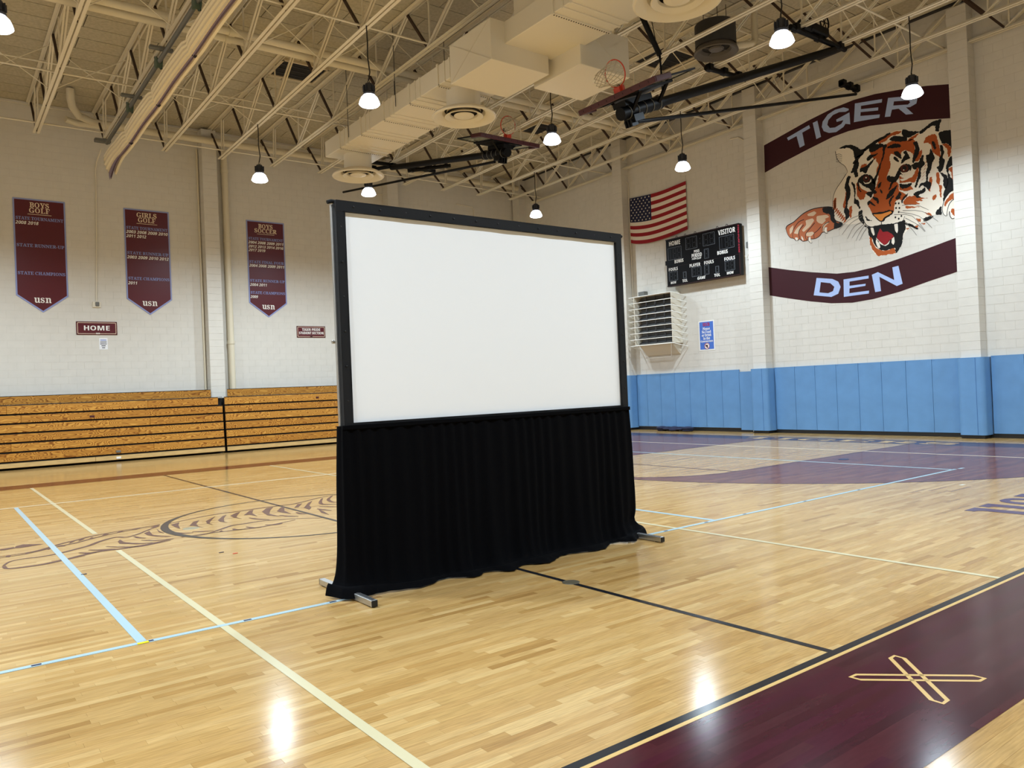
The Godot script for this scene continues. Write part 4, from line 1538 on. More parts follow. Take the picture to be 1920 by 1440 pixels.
# ---------------------------------------------------------------- painted mural
var mb: MB
var inks := {}
func mural_point(a: Array) -> PackedVector2Array:
	var out := PackedVector2Array()
	for i in range(0, a.size(), 2):
		out.append(Vector2(a[i] * 0.001 - 13.3, a[i + 1] * 0.001))
	return out

var mural_kind := ""
func mural_use(level: float, ink: String) -> bool:
	if inks.is_empty():
		for k in [["W", c8(240, 232, 216)], ["O", c8(176, 88, 40)], ["K", c8(26, 23, 22)], ["M", c8(60, 24, 30)], ["B", c8(172, 192, 234)], ["R", c8(150, 34, 40)], ["P", c8(190, 108, 68)], ["N", c8(222, 140, 66)], ["I", c8(84, 34, 26)], ["G", c8(120, 116, 110)], ["T", c8(226, 200, 170)]]:
			var k2: Color = lin(k[1])
			inks[k[0]] = k2
	mb.col = inks[ink]
	return true

var mural_layer := {}
var mural_low := false
func mural_mb(ink: String) -> MB:
	var low := mural_low
	var key := ("low_band" if low else "band") if ink == "M" else (("low_lettering" if low else "lettering") if ink == "B" else "tiger")
	if not mural_layer.has(key):
		mural_layer[key] = MB.new()
	return mural_layer[key]

func mp(level: float, ink: String, sm: int, a: Array) -> void:
	mural_low = a[1] < 6500
	mb = mural_mb(ink)
	mural_use(level, ink)
	var p := mural_point(a)
	if sm:
		var s := PackedVector2Array()
		for i in p.size():
			var u := p[i]
			var v := p[(i + 1) % p.size()]
			s.append(u.lerp(v, 0.12))
			if sm and u.distance_to(v) > 0.09 and (ink == "K" or ink == "O"):     # brushy fur edge
				var nn := (v - u).orthogonal().normalized()
				for g in [0.3, 0.45, 0.6, 0.75]:
					s.append(u.lerp(v, g) + nn * rng.randf_range(-0.012, 0.012))
			s.append(u.lerp(v, 0.88))
		if ink == "K":
			var big := Geometry2D.offset_polygon(s, 0.009)
			if big.size() == 1 and not Geometry2D.triangulate_polygon(big[0]).is_empty():
				s = big[0]
		if not Geometry2D.triangulate_polygon(s).is_empty():
			p = s
	if ink == "M":     # long curved edges of the bands
		pass
	mb.prism(p, Vector3(19.498 - level * 0.0006, 0, 0), Vector3.BACK, Vector3.UP, 0.0022, true)

func ms(level: float, ink: String, w: int, a: Array) -> void:
	mb = mural_mb(ink)
	mural_use(level, ink)
	var pts := []
	for p in mural_point(a):
		pts.append(p)
	pts = smooth(pts, 3)
	var k := pts.size()
	for i in k - 1:
		var p0: Vector2 = pts[maxi(i - 1, 0)]
		var p1: Vector2 = pts[i]
		var p2: Vector2 = pts[i + 1]
		var p3: Vector2 = pts[mini(i + 2, k - 1)]
		var t1 := (p2 - p0).normalized().orthogonal() * w * 0.0005 * (1.0 - 0.5 * float(i) / k)
		var t2 := (p3 - p1).normalized().orthogonal() * w * 0.0005 * (1.0 - 0.5 * float(i + 1) / k)
		var x := 19.4958 - level * 0.0006
		var f := func(v: Vector2): return Vector3(x, v.y, v.x)
		mb.quad(f.call(p1 + t1), f.call(p2 + t2), f.call(p2 - t2), f.call(p1 - t1), Vector3.LEFT)

func mural() -> void:
	var t := thing("wall_mural", "large painted mural of a roaring tiger between two maroon lettering bands", "mural")
	mural_shapes()
	part("maroon_band", mural_layer.band, M.mural_paint, t, true).set_meta("label", "curved maroon band above the tiger")
	part("maroon_band", mural_layer.low_band, M.mural_paint, t, true).set_meta("label", "curved maroon band below the tiger")
	part("lettering", mural_layer.lettering, M.mural_paint, t, true).set_meta("label", "pale blue word TIGER on the upper band")
	part("lettering", mural_layer.low_lettering, M.mural_paint, t, true).set_meta("label", "pale blue word DEN on the lower band")
	part("tiger", mural_layer.tiger, M.mural_paint, t, true).set_meta("label", "orange, black and white tiger head with outstretched paw")

# ---------------------------------------------------------------- things on the bleacher wall
func banner(x0: float, label: String, head: Array, lines: Array) -> void:
	var t := thing("wall_banner", label, "banner", Vector3(x0, 0, WALL_L), "maroon sports banners")
	var w := 1.25
	var top := 7.36
	var out := PackedVector2Array([Vector2(0, top), Vector2(0, 4.69), Vector2(w * 0.5, 4.23), Vector2(w, 4.69), Vector2(w, top)])
	var b := MB.new()
	b.prism(out, Vector3(0, 0, 0.004), Vector3.RIGHT, Vector3.UP, 0.012)
	part("edge", b, M.banner_edge, t)
	var e := 0.038
	var inn := PackedVector2Array([Vector2(e, top - e), Vector2(e, 4.712), Vector2(w * 0.5, 4.276), Vector2(w - e, 4.712), Vector2(w - e, top - e)])
	b = MB.new()
	b.prism(inn, Vector3(0, 0, 0.016), Vector3.RIGHT, Vector3.UP, 0.003)
	part("field", b, M.maroon_sign, t)
	if head.is_empty():
		for l in lines:
			text(l[0], l[1], 0.085, 0.0, Vector3(0.06, l[2], 0.0195), ON_L, M.white_ink if l[3] else M.banner_blue, t, -1, 0.2 if l[3] else 0.0)
		return
	text(head[0], "serif", 0.135, head[2], Vector3(w * 0.5, 7.195, 0.0195), ON_L, M.cream_ink, t)
	text(head[1], "serif", 0.135, head[3], Vector3(w * 0.5, 7.045, 0.0195), ON_L, M.cream_ink, t)
	b = MB.new()
	b.box(Vector3(w * 0.5, 6.935, 0.0205), Vector3(0.57, 0.012, 0.003))
	part("rule", b, M.cream_ink, t)
	for l in lines:
		if l[3]:
			var n: int = (l[0] as String).length()
			text(l[0], "sans", 0.088, 0.0605 * n - 0.01, Vector3(0.055, l[2], 0.0195), ON_L, M.white_ink, t, -1, 0.2)
		else:
			text(l[0], "serif", 0.084, 1.13, Vector3(w * 0.5, l[2], 0.0195), ON_L, M.banner_blue, t)
	text("usn", "serif", 0.14, 0.41, Vector3(w * 0.5, 4.565, 0.0195), ON_L, M.white_ink, t)

func sign_board(x0: float, x1: float, y0: float, y1: float, label: String) -> Node3D:
	var t := thing("wall_sign", label, "sign", Vector3((x0 + x1) * 0.5, (y0 + y1) * 0.5, WALL_L))
	var s := Vector2(x1 - x0, y1 - y0)
	var b := MB.new()
	b.cbox(Vector3(0, 0, 0.012), Vector3(s.x, s.y, 0.016), 0.004)
	part("panel", b, M.maroon_sign, t)
	b = MB.new()
	for k in [-1.0, 1.0]:
		b.box(Vector3(0, k * (s.y * 0.5 - 0.035), 0.0215), Vector3(s.x - 0.08, 0.012, 0.003))
		b.box(Vector3(k * (s.x * 0.5 - 0.035), 0, 0.0215), Vector3(0.012, s.y - 0.07, 0.003))
	part("border_line", b, M.cream_ink, t)
	for kx in [-1.0, 1.0]:
		for ky in [-1.0, 1.0]:
			b = MB.new()
			b.lathe([Vector2(0.012, 0), Vector2(0.01, 0.005), Vector2(0, 0.006)], Vector3(kx * (s.x * 0.5 - 0.018), ky * (s.y * 0.5 - 0.018), 0.02), 10, Vector3.BACK)
			part("screw", b, M.hole, t)
	return t

func left_wall_things() -> void:
	banner(2.05, "maroon pennant banner for boys golf, leftmost of the row", ["BOYS", "GOLF", 0.46, 0.49], [["STATE TOURNAMENT", "", 6.815, false], ["2008 2018", "", 6.69, true], ["STATE RUNNER-UP", "", 6.07, false], ["STATE CHAMPIONS", "", 5.305, false]])
	banner(4.8, "maroon pennant banner for girls golf, left of the painted pillar", ["GIRLS", "GOLF", 0.55, 0.48], [["STATE TOURNAMENT", "", 6.795, false], ["2003 2008 2009 2010", "", 6.675, true], ["2011 2012", "", 6.55, true], ["STATE RUNNER-UP", "", 6.05, false], ["2003 2009 2010 2012", "", 5.925, true], ["STATE CHAMPIONS", "", 5.3, false], ["2011", "", 5.16, true]])
	banner(8.385, "maroon pennant banner for boys soccer, between the pillar and the screen", ["BOYS", "SOCCER", 0.47, 0.73], [["STATE TOURNAMENT", "", 6.775, false], ["2004 2008 2009 2011", "", 6.65, true], ["2012 2013 2014 2016", "", 6.52, true], ["2017 2019", "", 6.4, true], ["STATE FINAL FOUR", "", 6.02, false], ["2004 2008 2009 2011", "", 5.9, true], ["STATE RUNNER-UP", "", 5.415, false], ["2004 2011", "", 5.28, true], ["STATE CHAMPIONS", "", 5.025, false], ["2009", "", 4.89, true]])
	banner(11.33, "maroon pennant banner of which only the left edge shows beside the screen", [], [["S", "serif", 6.76, false], ["2", "sans", 6.62, true], ["2", "sans", 6.5, true], ["2", "sans", 6.38, true], ["S", "serif", 6.0, false], ["2", "sans", 5.88, true], ["2", "sans", 5.76, true], ["S", "serif", 5.4, false], ["2", "sans", 5.26, true], ["S", "serif", 5.0, false], ["2", "sans", 4.88, true]])
	var t := sign_board(3.46, 4.51, 3.62, 4.0, "maroon wall sign reading HOME with a pale border line, above the bleachers")
	text("HOME", "sans", 0.135, 0.66, Vector3(0, 0.005, 0.021), ON_L, M.white_ink, t)
	text("usn", "serif", 0.04, 0.1, Vector3(0.02, -0.15, 0.0225), ON_L, M.white_ink, t)
	t = sign_board(9.93, 10.94, 3.58, 3.965, "small maroon wall sign for the student section, left of the screen")
	text("TIGER PRIDE", "sans", 0.085, 0.64, Vector3(0, 0.075, 0.021), ON_L, M.white_ink, t)
	text("STUDENT SECTION", "sans", 0.085, 0.86, Vector3(0, -0.04, 0.021), ON_L, M.white_ink, t)
	var b := MB.new()
	b.lathe([Vector2(0.045, 0), Vector2(0.04, 0.003), Vector2(0, 0.004)], Vector3(0, -0.145, 0.021), 16, Vector3.BACK)
	part("round_mark", b, M.pad_maroon, t)
	t = thing("paper_notice", "small white paper notice taped under the HOME sign", "notice", Vector3(4.14, 3.365, WALL_L))
	b = MB.new(); b.box(Vector3(0, 0, 0.004), Vector3(0.22, 0.33, 0.003)); part("sheet", b, M.paper, t)
	var wd := [0.16, 0.17, 0.17, 0.11, 0.08]
	for i in 5:
		b = MB.new(); b.box(Vector3(0.0, 0.105 - i * 0.055, 0.006), Vector3(wd[i], 0.022 if i else 0.03, 0.001))
		part("print_line", b, M.dark_ink if i else M.banner_blue, t)
	t = thing("wall_outlet", "beige electrical outlet box on the wall between the two golf banners", "outlet", Vector3(4.0, 4.49, WALL_L))
	b = MB.new(); b.cbox(Vector3(0, 0, 0.02), Vector3(0.21, 0.17, 0.035), 0.008); part("box", b, M.heater_case, t)
	b = MB.new(); b.cbox(Vector3(0.015, 0.01, 0.05), Vector3(0.1, 0.12, 0.03), 0.012); part("socket", b, M.grey_steel, t)
	b = MB.new(); b.tube([Vector3(4.0, 4.57, WALL_L + 0.02), Vector3(4.07, 6.6, WALL_L + 0.02), Vector3(4.11, 8.4, WALL_L + 0.02), Vector3(4.13, 8.6, WALL_L + 0.1), Vector3(4.13, 8.75, -24.0)], 0.018, 8)
	whole("conduit", b, M.heater_case, "thin beige conduit running down from the curtain end to the outlet box", "conduit")
	b = MB.new(); b.tube([Vector3(6.93, 1.95, WALL_L + 0.03), Vector3(6.93, 9.4, WALL_L + 0.03)], 0.03, 8)
	whole("conduit", b, M.pipe_paint, "slim vertical conduit in the angle left of the bleacher wall's painted pillar", "conduit")
	for p in [[13.85, "thin conduit down the bleacher wall just right of the far pillar"], [17.3, "thin conduit at the far end of the bleacher wall near the corner"]]:
		b = MB.new(); b.tube([Vector3(p[0], 1.95, WALL_L + 0.02), Vector3(p[0], 8.6, WALL_L + 0.02), Vector3(p[0] - 0.08, 8.72, WALL_L + 0.02), Vector3(p[0] - 0.8, 8.76, WALL_L + 0.02)], 0.016, 8)
		whole("conduit", b, M.heater_case, p[1], "conduit")

# ---------------------------------------------------------------- things on the mural wall
func right_wall_things() -> void:
	flag()
	scoreboard()
	heater()
	var t := thing("poster", "blue and white no food or drink poster beside the wall heater", "poster", Vector3(WALL_R, 2.985, -15.6))
	var b := MB.new(); b.box(Vector3(-0.006, 0, 0), Vector3(0.006, 0.93, 0.6)); part("sheet", b, M.white_ink, t)
	b = MB.new(); b.box(Vector3(-0.0105, 0, 0), Vector3(0.003, 0.86, 0.53)); part("print_field", b, M.poster_blue, t)
	text("usn", "serif", 0.1, 0.27, Vector3(-0.0125, 0.345, 0), ON_R, M.poster_red, t)
	var ln := ["Please", "No Food", "or Drink", "in the", "Gymnasium"]
	for i in 5:
		text(ln[i], "serif", 0.085, [0.28, 0.36, 0.37, 0.26, 0.48][i], Vector3(-0.0125, 0.215 - i * 0.1, 0), ON_R, M.white_ink, t)
	b = MB.new(); b.lathe([Vector2(0.1, 0), Vector2(0.095, 0.002), Vector2(0, 0.003)], Vector3(-0.012, -0.33, 0), 24, Vector3.LEFT); part("badge", b, M.white_ink, t)
	b = MB.new(); b.tube(_ring_pts(Vector3(-0.014, -0.33, 0), Vector3.BACK, Vector3.UP, 0.092), 0.008, 6, true); b.bar(Vector3(-0.016, -0.27, -0.06), Vector3(-0.016, -0.39, 0.06), 0.012, 0.004); part("badge_ring", b, M.poster_red, t)
	b = MB.new(); b.box(Vector3(-0.0155, -0.34, 0.01), Vector3(0.002, 0.09, 0.05)); b.box(Vector3(-0.0155, -0.32, -0.035), Vector3(0.002, 0.05, 0.04)); part("badge_drawing", b, M.hole, t)
	# conduits
	b = MB.new(); b.tube([Vector3(19.47, 4.5, -18.65), Vector3(19.47, 8.3, -18.65), Vector3(19.47, 8.45, -18.66), Vector3(19.3, 8.62, -18.75), Vector3(19.2, 8.66, -18.95)], 0.02, 8)
	whole("conduit", b, M.heater_case, "thin conduit rising beside the padded pillar to the left of the flag", "conduit")
	t = thing("conduit", "thin conduit with a switch box right of the scoreboard", "conduit")
	b = MB.new(); b.tube([Vector3(19.47, 5.6, -13.9), Vector3(19.47, 8.6, -13.9), Vector3(19.47, 8.75, -14.1), Vector3(19.47, 8.78, -14.4)], 0.02, 8); part("run", b, M.heater_case, t)
	b = MB.new(); b.cbox(Vector3(19.45, 5.52, -13.9), Vector3(0.09, 0.18, 0.12), 0.01); part("switch_box", b, M.grey_steel, t)
	b = MB.new(); b.tube([Vector3(19.42, 5.46, -13.88), Vector3(19.4, 5.3, -13.86), Vector3(19.4, 5.15, -13.92), Vector3(19.38, 5.2, -14.0)], 0.01, 6); part("flex", b, M.heater_case, t)
	b = MB.new(); b.cbox(Vector3(19.475, 8.94, -10.16), Vector3(0.05, 0.22, 0.36), 0.01)
	whole("wall_plank", b, M.wall_paint, "pale painted board on the wall above the mural's upper band", "board")

func flag() -> void:
	var t := thing("national_flag", "American flag hung flat on the wall above the scoreboard, its lower right corner sagging", "flag", Vector3(WALL_R - 0.03, 0, -18.6))
	var W := 2.47
	var pos := func(u: float, v: float):   # u along, v down, 0..1
		var top := lerpf(7.92, 7.94, u) - 0.07 * sin(PI * u)
		var bot := lerpf(6.39, 6.4, u) - 0.14 * sin(PI * pow(u, 0.8))
		var z := u * W - 0.02 * sin(PI * v) * u
		return Vector3(-0.015 - 0.012 * sin(u * 9.0 + v * 3.0) - 0.02 * v, lerpf(top, bot, v), z)
	for i in 13:
		var b := MB.new()
		var u0 := 0.39 if i < 7 else 0.0
		var n := 20
		for k in n:
			var a := lerpf(u0, 1.0, float(k) / n)
			var e := lerpf(u0, 1.0, float(k + 1) / n)
			b.quad(pos.call(a, i / 13.0), pos.call(e, i / 13.0), pos.call(e, (i + 1) / 13.0), pos.call(a, (i + 1) / 13.0), Vector3.LEFT)
		part("red_stripe" if i % 2 == 0 else "white_stripe", b, M.flag_red if i % 2 == 0 else M.flag_white, t)
	var b := MB.new()
	for k in 10:
		for j in 6:
			b.quad(pos.call(0.39 * k / 10.0, 7.0 / 13.0 * j / 6.0), pos.call(0.39 * (k + 1) / 10.0, 7.0 / 13.0 * j / 6.0), pos.call(0.39 * (k + 1) / 10.0, 7.0 / 13.0 * (j + 1) / 6.0), pos.call(0.39 * k / 10.0, 7.0 / 13.0 * (j + 1) / 6.0), Vector3.LEFT)
	part("canton", b, M.flag_blue, t)
	for r in 9:
		for k in (6 if r % 2 == 0 else 5):
			var u := 0.39 * (k + (0.5 if r % 2 == 0 else 1.0)) / 6.0
			var v := 7.0 / 13.0 * (r + 0.7) / 9.4
			var c: Vector3 = pos.call(u, v) + Vector3(-0.004, 0, 0)
			var st := PackedVector2Array()
			for i in 10:
				var a := PI * 0.5 + TAU * i / 10.0
				st.append(Vector2(cos(a), sin(a)) * (0.036 if i % 2 == 0 else 0.0145))
			b = MB.new()
			b.prism(st, c, Vector3.BACK, Vector3.UP, 0.002, true)
			part("star", b, M.flag_white, t)

func scoreboard() -> void:
	var t := thing("scoreboard", "unlit black basketball scoreboard with white lettering on the mural wall", "scoreboard", Vector3(19.25, 0, 0))
	var b := MB.new()
	b.cbox(Vector3(0.08, 5.415, -15.48), Vector3(0.16, 1.53, 2.84), 0.012)
	part("case", b, M.board_black, t)
	b = MB.new()
	b.box(Vector3(0.2, 5.42, -15.48), Vector3(0.1, 1.3, 2.6))
	part("wall_bracket", b, M.heater_case, t)
	b = MB.new()
	for y in [4.665, 6.165]:
		b.box(Vector3(-0.003, y, -15.48), Vector3(0.01, 0.03, 2.84))
	b.box(Vector3(-0.003, 5.415, -14.075), Vector3(0.01, 1.53, 0.03))
	b.box(Vector3(-0.003, 5.27, -15.48), Vector3(0.004, 0.006, 2.8))
	part("edge_trim", b, M.board_maroon, t)
	for z in [-16.5, -16.15, -15.75, -14.9, -14.55]:
		b = MB.new()
		b.tube(_ring_pts(Vector3(0.08, 6.21, z), Vector3.BACK, Vector3.UP, 0.035), 0.008, 5, true)
		part("lifting_eye", b, M.black_steel, t)
	for w in [["HOME", 0.14, 0.46, -16.52, 6.02], ["VISITOR", 0.15, 0.62, -14.5, 6.02], ["POSS", 0.085, 0.21, -15.65, 5.615], ["PERIOD", 0.12, 0.39, -15.655, 5.49], ["BONUS", 0.11, 0.36, -16.37, 5.42], ["BONUS", 0.11, 0.38, -14.68, 5.42], ["FOULS", 0.1, 0.37, -16.62, 5.195], ["FOULS", 0.1, 0.36, -15.2, 5.2], ["FOULS", 0.1, 0.38, -14.43, 5.195], ["PLAYER", 0.1, 0.42, -15.74, 5.195], ["TOL", 0.09, 0.21, -16.16, 4.765], ["TOL", 0.09, 0.22, -14.91, 4.765]]:
		text(w[0], "sans", w[1], w[2], Vector3(-0.002, w[4], w[3]), ON_R, M.white_ink, t)
	for w in [["WON", 0.075, 0.22, -16.64, 4.765], ["GAME", 0.09, 0.3, -15.51, 4.765], ["WON", 0.08, 0.24, -14.44, 4.765], ["FAIR-PLAY", 0.045, 0.36, -15.66, 5.39]]:
		text(w[0], "sans", w[1], w[2], Vector3(-0.002, w[4], w[3]), ON_R, M.white_ink, t, 0, 0.2)
	b = MB.new(); b.bar(Vector3(-0.004, 5.355, -15.66), Vector3(-0.004, 5.36, -15.5), 0.004, 0.014, Vector3.LEFT); part("underline", b, M.white_ink, t)
	text("FAIR-PLAY.COM", "sans", 0.05, 0.8, Vector3(-0.009, 5.72, -14.075), Basis(Vector3(0, -1, 0), Vector3(0, 0, 1), Vector3(-1, 0, 0)), M.poster_red, t)
	# unlit seven-segment windows: left, right, top, bottom, digits
	for d in [[-16.81, -16.26, 5.88, 5.5, 3], [-16.07, -15.63, 6.09, 5.72, 2], [-15.39, -14.95, 6.09, 5.72, 2], [-14.78, -14.25, 5.89, 5.51, 3], [-15.36, -15.2, 5.62, 5.33, 1], [-16.8, -16.45, 5.115, 4.83, 2], [-16.22, -16.1, 5.04, 4.84, 1], [-15.87, -15.51, 5.125, 4.84, 2], [-15.38, -15.21, 5.125, 4.84, 1], [-14.96, -14.84, 5.03, 4.84, 1], [-14.61, -14.26, 5.125, 4.84, 2]]:
		var z0: float = d[0]
		var z1: float = d[1]
		var y1: float = d[2]
		var y0: float = d[3]
		b = MB.new()
		for y in [y0, y1]:
			b.box(Vector3(-0.002, y, (z0 + z1) * 0.5), Vector3(0.004, 0.008, z1 - z0))
		for z in [z0, z1]:
			b.box(Vector3(-0.002, (y0 + y1) * 0.5, z), Vector3(0.004, y1 - y0, 0.008))
		var fr := part("digit_window", b, M.board_line, t)
		var n: int = d[4]
		for k in n:
			b = MB.new()
			var c := lerpf(z0, z1, (k + 0.5) / n)
			var hw := (z1 - z0) / n * 0.3
			var hh := (y1 - y0) * 0.4
			var cy := (y0 + y1) * 0.5
			var th := 0.018
			if n == 3 and k == 0:
				b.box(Vector3(-0.002, cy, c), Vector3(0.003, hh * 2.0, th))
			else:
				for s in [-1.0, 0.0, 1.0]:
					b.box(Vector3(-0.002, cy + s * hh, c), Vector3(0.003, th, hw * 1.6))
				for s in [-1.0, 1.0]:
					for v in [-0.5, 0.5]:
						b.box(Vector3(-0.002, cy + v * hh, c + s * hw), Vector3(0.003, hh * 0.8, th))
			part("digit", b, M.digit_off, fr)
	b = MB.new()
	for y in [5.83, 5.98]:
		b.lathe([Vector2(0.02, 0), Vector2(0, 0.003)], Vector3(0, y, -15.51), 10, Vector3.LEFT)
	part("colon", b, M.digit_off, t)
	b = MB.new(); b.cbox(Vector3(0.06, 5.43, -16.94), Vector3(0.08, 0.14, 0.06), 0.01); part("horn", b, M.black_steel, t)

func heater() -> void:
	var t := thing("wall_heater", "cream louvred wall heater behind white guard rods, under the flag", "heater", Vector3(0, 0, 0))
	var z0 := -18.22
	var z1 := -16.6
	var y0 := 2.84
	var y1 := 4.46
	var xf := 19.05
	var b := MB.new()
	for s in [[Vector3((xf + 19.5) * 0.5, y1, (z0 + z1) * 0.5), Vector3(0.45, 0.03, z1 - z0)], [Vector3((xf + 19.5) * 0.5, y0, (z0 + z1) * 0.5), Vector3(0.45, 0.03, z1 - z0 + 0.1)], [Vector3((xf + 19.5) * 0.5, (y0 + y1) * 0.5, z0), Vector3(0.45, y1 - y0, 0.03)], [Vector3((xf + 19.5) * 0.5, (y0 + y1) * 0.5, z1), Vector3(0.45, y1 - y0, 0.03)], [Vector3(19.47, (y0 + y1) * 0.5, (z0 + z1) * 0.5), Vector3(0.04, y1 - y0, z1 - z0)]]:
		b.box(s[0], s[1])
	part("case", b, M.heater_case, t)
	b = MB.new()
	b.box(Vector3(19.42, (y0 + y1) * 0.5, (z0 + z1) * 0.5), Vector3(0.03, y1 - y0 - 0.04, z1 - z0 - 0.04))
	part("dark_core", b, M.hole, t)
	for i in 8:
		b = MB.new()
		var y := lerpf(y0 + 0.08, y1 - 0.14, i / 7.0)
		b.box(Vector3(19.26, y, (z0 + z1) * 0.5), Vector3(0.18, 0.012, z1 - z0 - 0.06), Basis(Vector3.BACK, 0.5))
		b.box(Vector3(19.3, y + 0.08, (z0 + z1) * 0.5), Vector3(0.01, 0.09, z1 - z0 - 0.2))
		part("louvre", b, M.fin_grey, t)
	b = MB.new()
	for z in [z0 + 0.42, (z0 + z1) * 0.5, z1 - 0.42]:
		b.box(Vector3(19.2, (y0 + y1) * 0.5, z), Vector3(0.03, y1 - y0 - 0.05, 0.035))
	part("mullion", b, M.dark_grey, t)
	b = MB.new()       # sloped scoop under the case
	b.prism(PackedVector2Array([Vector2(0, 0), Vector2(0.42, 0), Vector2(0.42, -0.34), Vector2(0.36, -0.34)]), Vector3(xf + 0.04, y0 - 0.015, z1 - 0.06), Vector3.RIGHT, Vector3.UP, -1.0 * (z1 - z0 - 0.2))
	part("scoop", b, M.heater_case, t)
	b = MB.new()
	b.tube([Vector3(19.48, y0 - 0.42, z0 + 0.16), Vector3(19.3, y0 - 0.44, z0 + 0.18), Vector3(19.3, y0 - 0.44, z1 - 0.3), Vector3(19.1, y0 - 0.02, z1 - 0.1)], 0.014, 6)
	b.tube([Vector3(19.3, y0 - 0.44, z0 + 0.18), Vector3(19.1, y0 - 0.02, z0 + 0.06)], 0.014, 6)
	part("lower_rail", b, M.guard_white, t)
	for i in 9:
		b = MB.new()
		var y := lerpf(y0 - 0.02, y1 - 0.02, i / 8.0)
		b.tube([Vector3(19.47, y - 0.12, z0 - 0.2), Vector3(18.95, y, z0 - 0.14), Vector3(18.93, y, z0), Vector3(18.93, y, z1 + 0.04), Vector3(18.96, y, z1 + 0.1), Vector3(19.47, y - 0.12, z1 + 0.26)], 0.014, 6)
		part("guard_rod", b, M.guard_white, t)
	b = MB.new(); b.cbox(Vector3(19.3, y1 + 0.1, z0 + 0.2), Vector3(0.2, 0.16, 0.28), 0.02); part("motor", b, M.grey_steel, t)

func mural_shapes():
	mp(0, "M", 0, [40,8286,703,8421,1455,8577,2194,8688,2777,8723,3332,8691,3989,8591,4611,8472,5177,8324,5166,7522,4576,7664,3953,7787,3160,7930,2599,7959,2159,7934,1386,7795,666,7652,28,7500])
	mp(1, "B", 0, [790,8294,1480,8450,1507,8356,1267,8302,1323,7942,1169,7912,1089,8258,825,8210])
	mp(1, "B", 0, [1591,8474,1731,8494,1816,8031,1677,8008])
	mp(1, "B", 0, [2626,8539,2485,8619,2251,8629,2039,8569,1881,8421,1850,8289,1899,8162,2045,8070,2252,8032,2461,8109,2522,8174,2650,8122,2644,8438,2268,8360,2279,8296,2469,8286,2408,8208,2229,8164,2081,8193,2011,8298,2047,8413,2186,8510,2364,8530,2537,8485,2624,8499])
	mp(1, "B", 0, [2801,8620,3517,8505,3503,8423,2959,8508,2955,8423,3410,8328,3399,8252,2944,8351,2931,8255,3442,8138,3425,8059,2751,8147])
	mp(1, "B", 0, [3666,8484,4308,8332,4378,8232,4349,8127,4196,8086,4096,8112,4264,7899,4088,7935,3917,8135,3749,8162,3702,8006,3563,8035])
	mp(2, "M", 0, [3809,8351,4178,8258,4201,8200,4149,8165,3787,8254])
	mp(0, "M", 0, [0,4777,677,4595,1324,4442,2092,4289,2592,4267,3105,4306,3786,4429,4432,4558,5147,4711,5137,3908,4398,3753,3750,3602,3068,3497,2497,3467,1904,3519,1285,3641,638,3796,-6,3963])
	mp(1, "B", 0, [1505,4257,1965,4165,2126,4072,2188,3923,2111,3750,1912,3689,1395,3794])
	mp(1, "B", 0, [2277,4108,2965,4115,2961,4041,2442,4030,2437,3919,2877,3916,2866,3863,2433,3850,2422,3726,2958,3728,2949,3653,2265,3647])
	mp(1, "B", 0, [3049,4124,3209,4169,3618,3911,3584,4235,3739,4251,3824,3791,3677,3752,3245,4043,3270,3676,3118,3667])
	mp(2, "M", 0, [1624,4125,1899,4060,2009,3946,1965,3839,1825,3799,1571,3851])
	mp(0, "W", 1, [2209,7531,2324,7580,2494,7613,2676,7563,2799,7477,2885,7384,2974,7377,3138,7453,3386,7537,3662,7610,3831,7620,3995,7589,4075,7557,4138,7506,4266,7477,4392,7424,4521,7476,4696,7569,4911,7571,4852,7442,4839,7303,4990,7275,5175,7229,5169,6562,5154,5857,5150,5401,4837,5467,4815,5312,4694,5345,4569,5330,4328,5216,4051,5138,3914,5015,3856,4809,3766,4658,3695,4570,3594,4569,3252,4566,3151,4642,3069,4775,3024,4955,3024,5144,3004,5285,2904,5442,2835,5508,2508,5519,2139,5644,2069,5765,2054,6054,2096,6348,2180,6525,2340,6700,2478,6861,2517,6921,2451,7079,2325,7199,2238,7346])
	mp(1, "O", 1, [3129,7267,3271,7297,3480,7341,3583,7347,3720,7392,4080,7292,4210,7304,4287,7217,4263,7028,4240,6886,4164,6989,4038,7072,3938,7049,3883,6931,3673,7087,3634,6963,3660,6789,3565,6577,3543,6464,3640,6357,3775,6359,3838,6277,3830,6112,3990,5993,4036,5917,3901,5847,3821,5898,3736,5866,3697,5741,3708,5621,3608,5642,3438,5643,3162,5666,3095,5748,3032,5916,3073,6028,3182,6106,3223,6251,3302,6437,3343,6597,3279,6715,3357,6900,3226,7070])
	mp(1, "O", 1, [3366,7492,3661,7577,3830,7603,3977,7552,3892,7510,3692,7518,3552,7423,3380,7403])
	mp(1, "O", 1, [4130,7327,4391,7400,4341,7349,4209,7272,4095,7271])
	mp(1, "O", 1, [4473,7116,4526,7247,4684,7283,4775,7241,4813,7054,4851,6868,4857,6659,4769,6746,4666,6870,4643,7053,4552,7111])
	mp(1, "O", 1, [4250,6736,4355,6938,4436,6981,4413,6824,4329,6716])
	mp(1, "O", 1, [3846,6475,4007,6369,4169,6363,4256,6506,4341,6615,4334,6454,4279,6304,4227,6218,4052,6276,3855,6290])
	mp(1, "O", 1, [3852,6224,4081,6203,4159,6119,4188,6063,3993,6058,3848,6125])
	mp(1, "O", 1, [4036,5917,4230,5906,4354,5830,4541,5772,4352,5781,4414,5735,4223,5760,4347,5668,4140,5696,3978,5714,3916,5810])
	mp(1, "O", 1, [3978,5706,4344,5604,4184,5605,3975,5641])
	mp(1, "O", 1, [2739,6553,2812,6571,2877,6417,3084,6266,2975,6221,2934,6093,2826,6099,2742,6239])
	mp(1, "O", 1, [2862,6871,2903,6998,3046,6996,3041,6877])
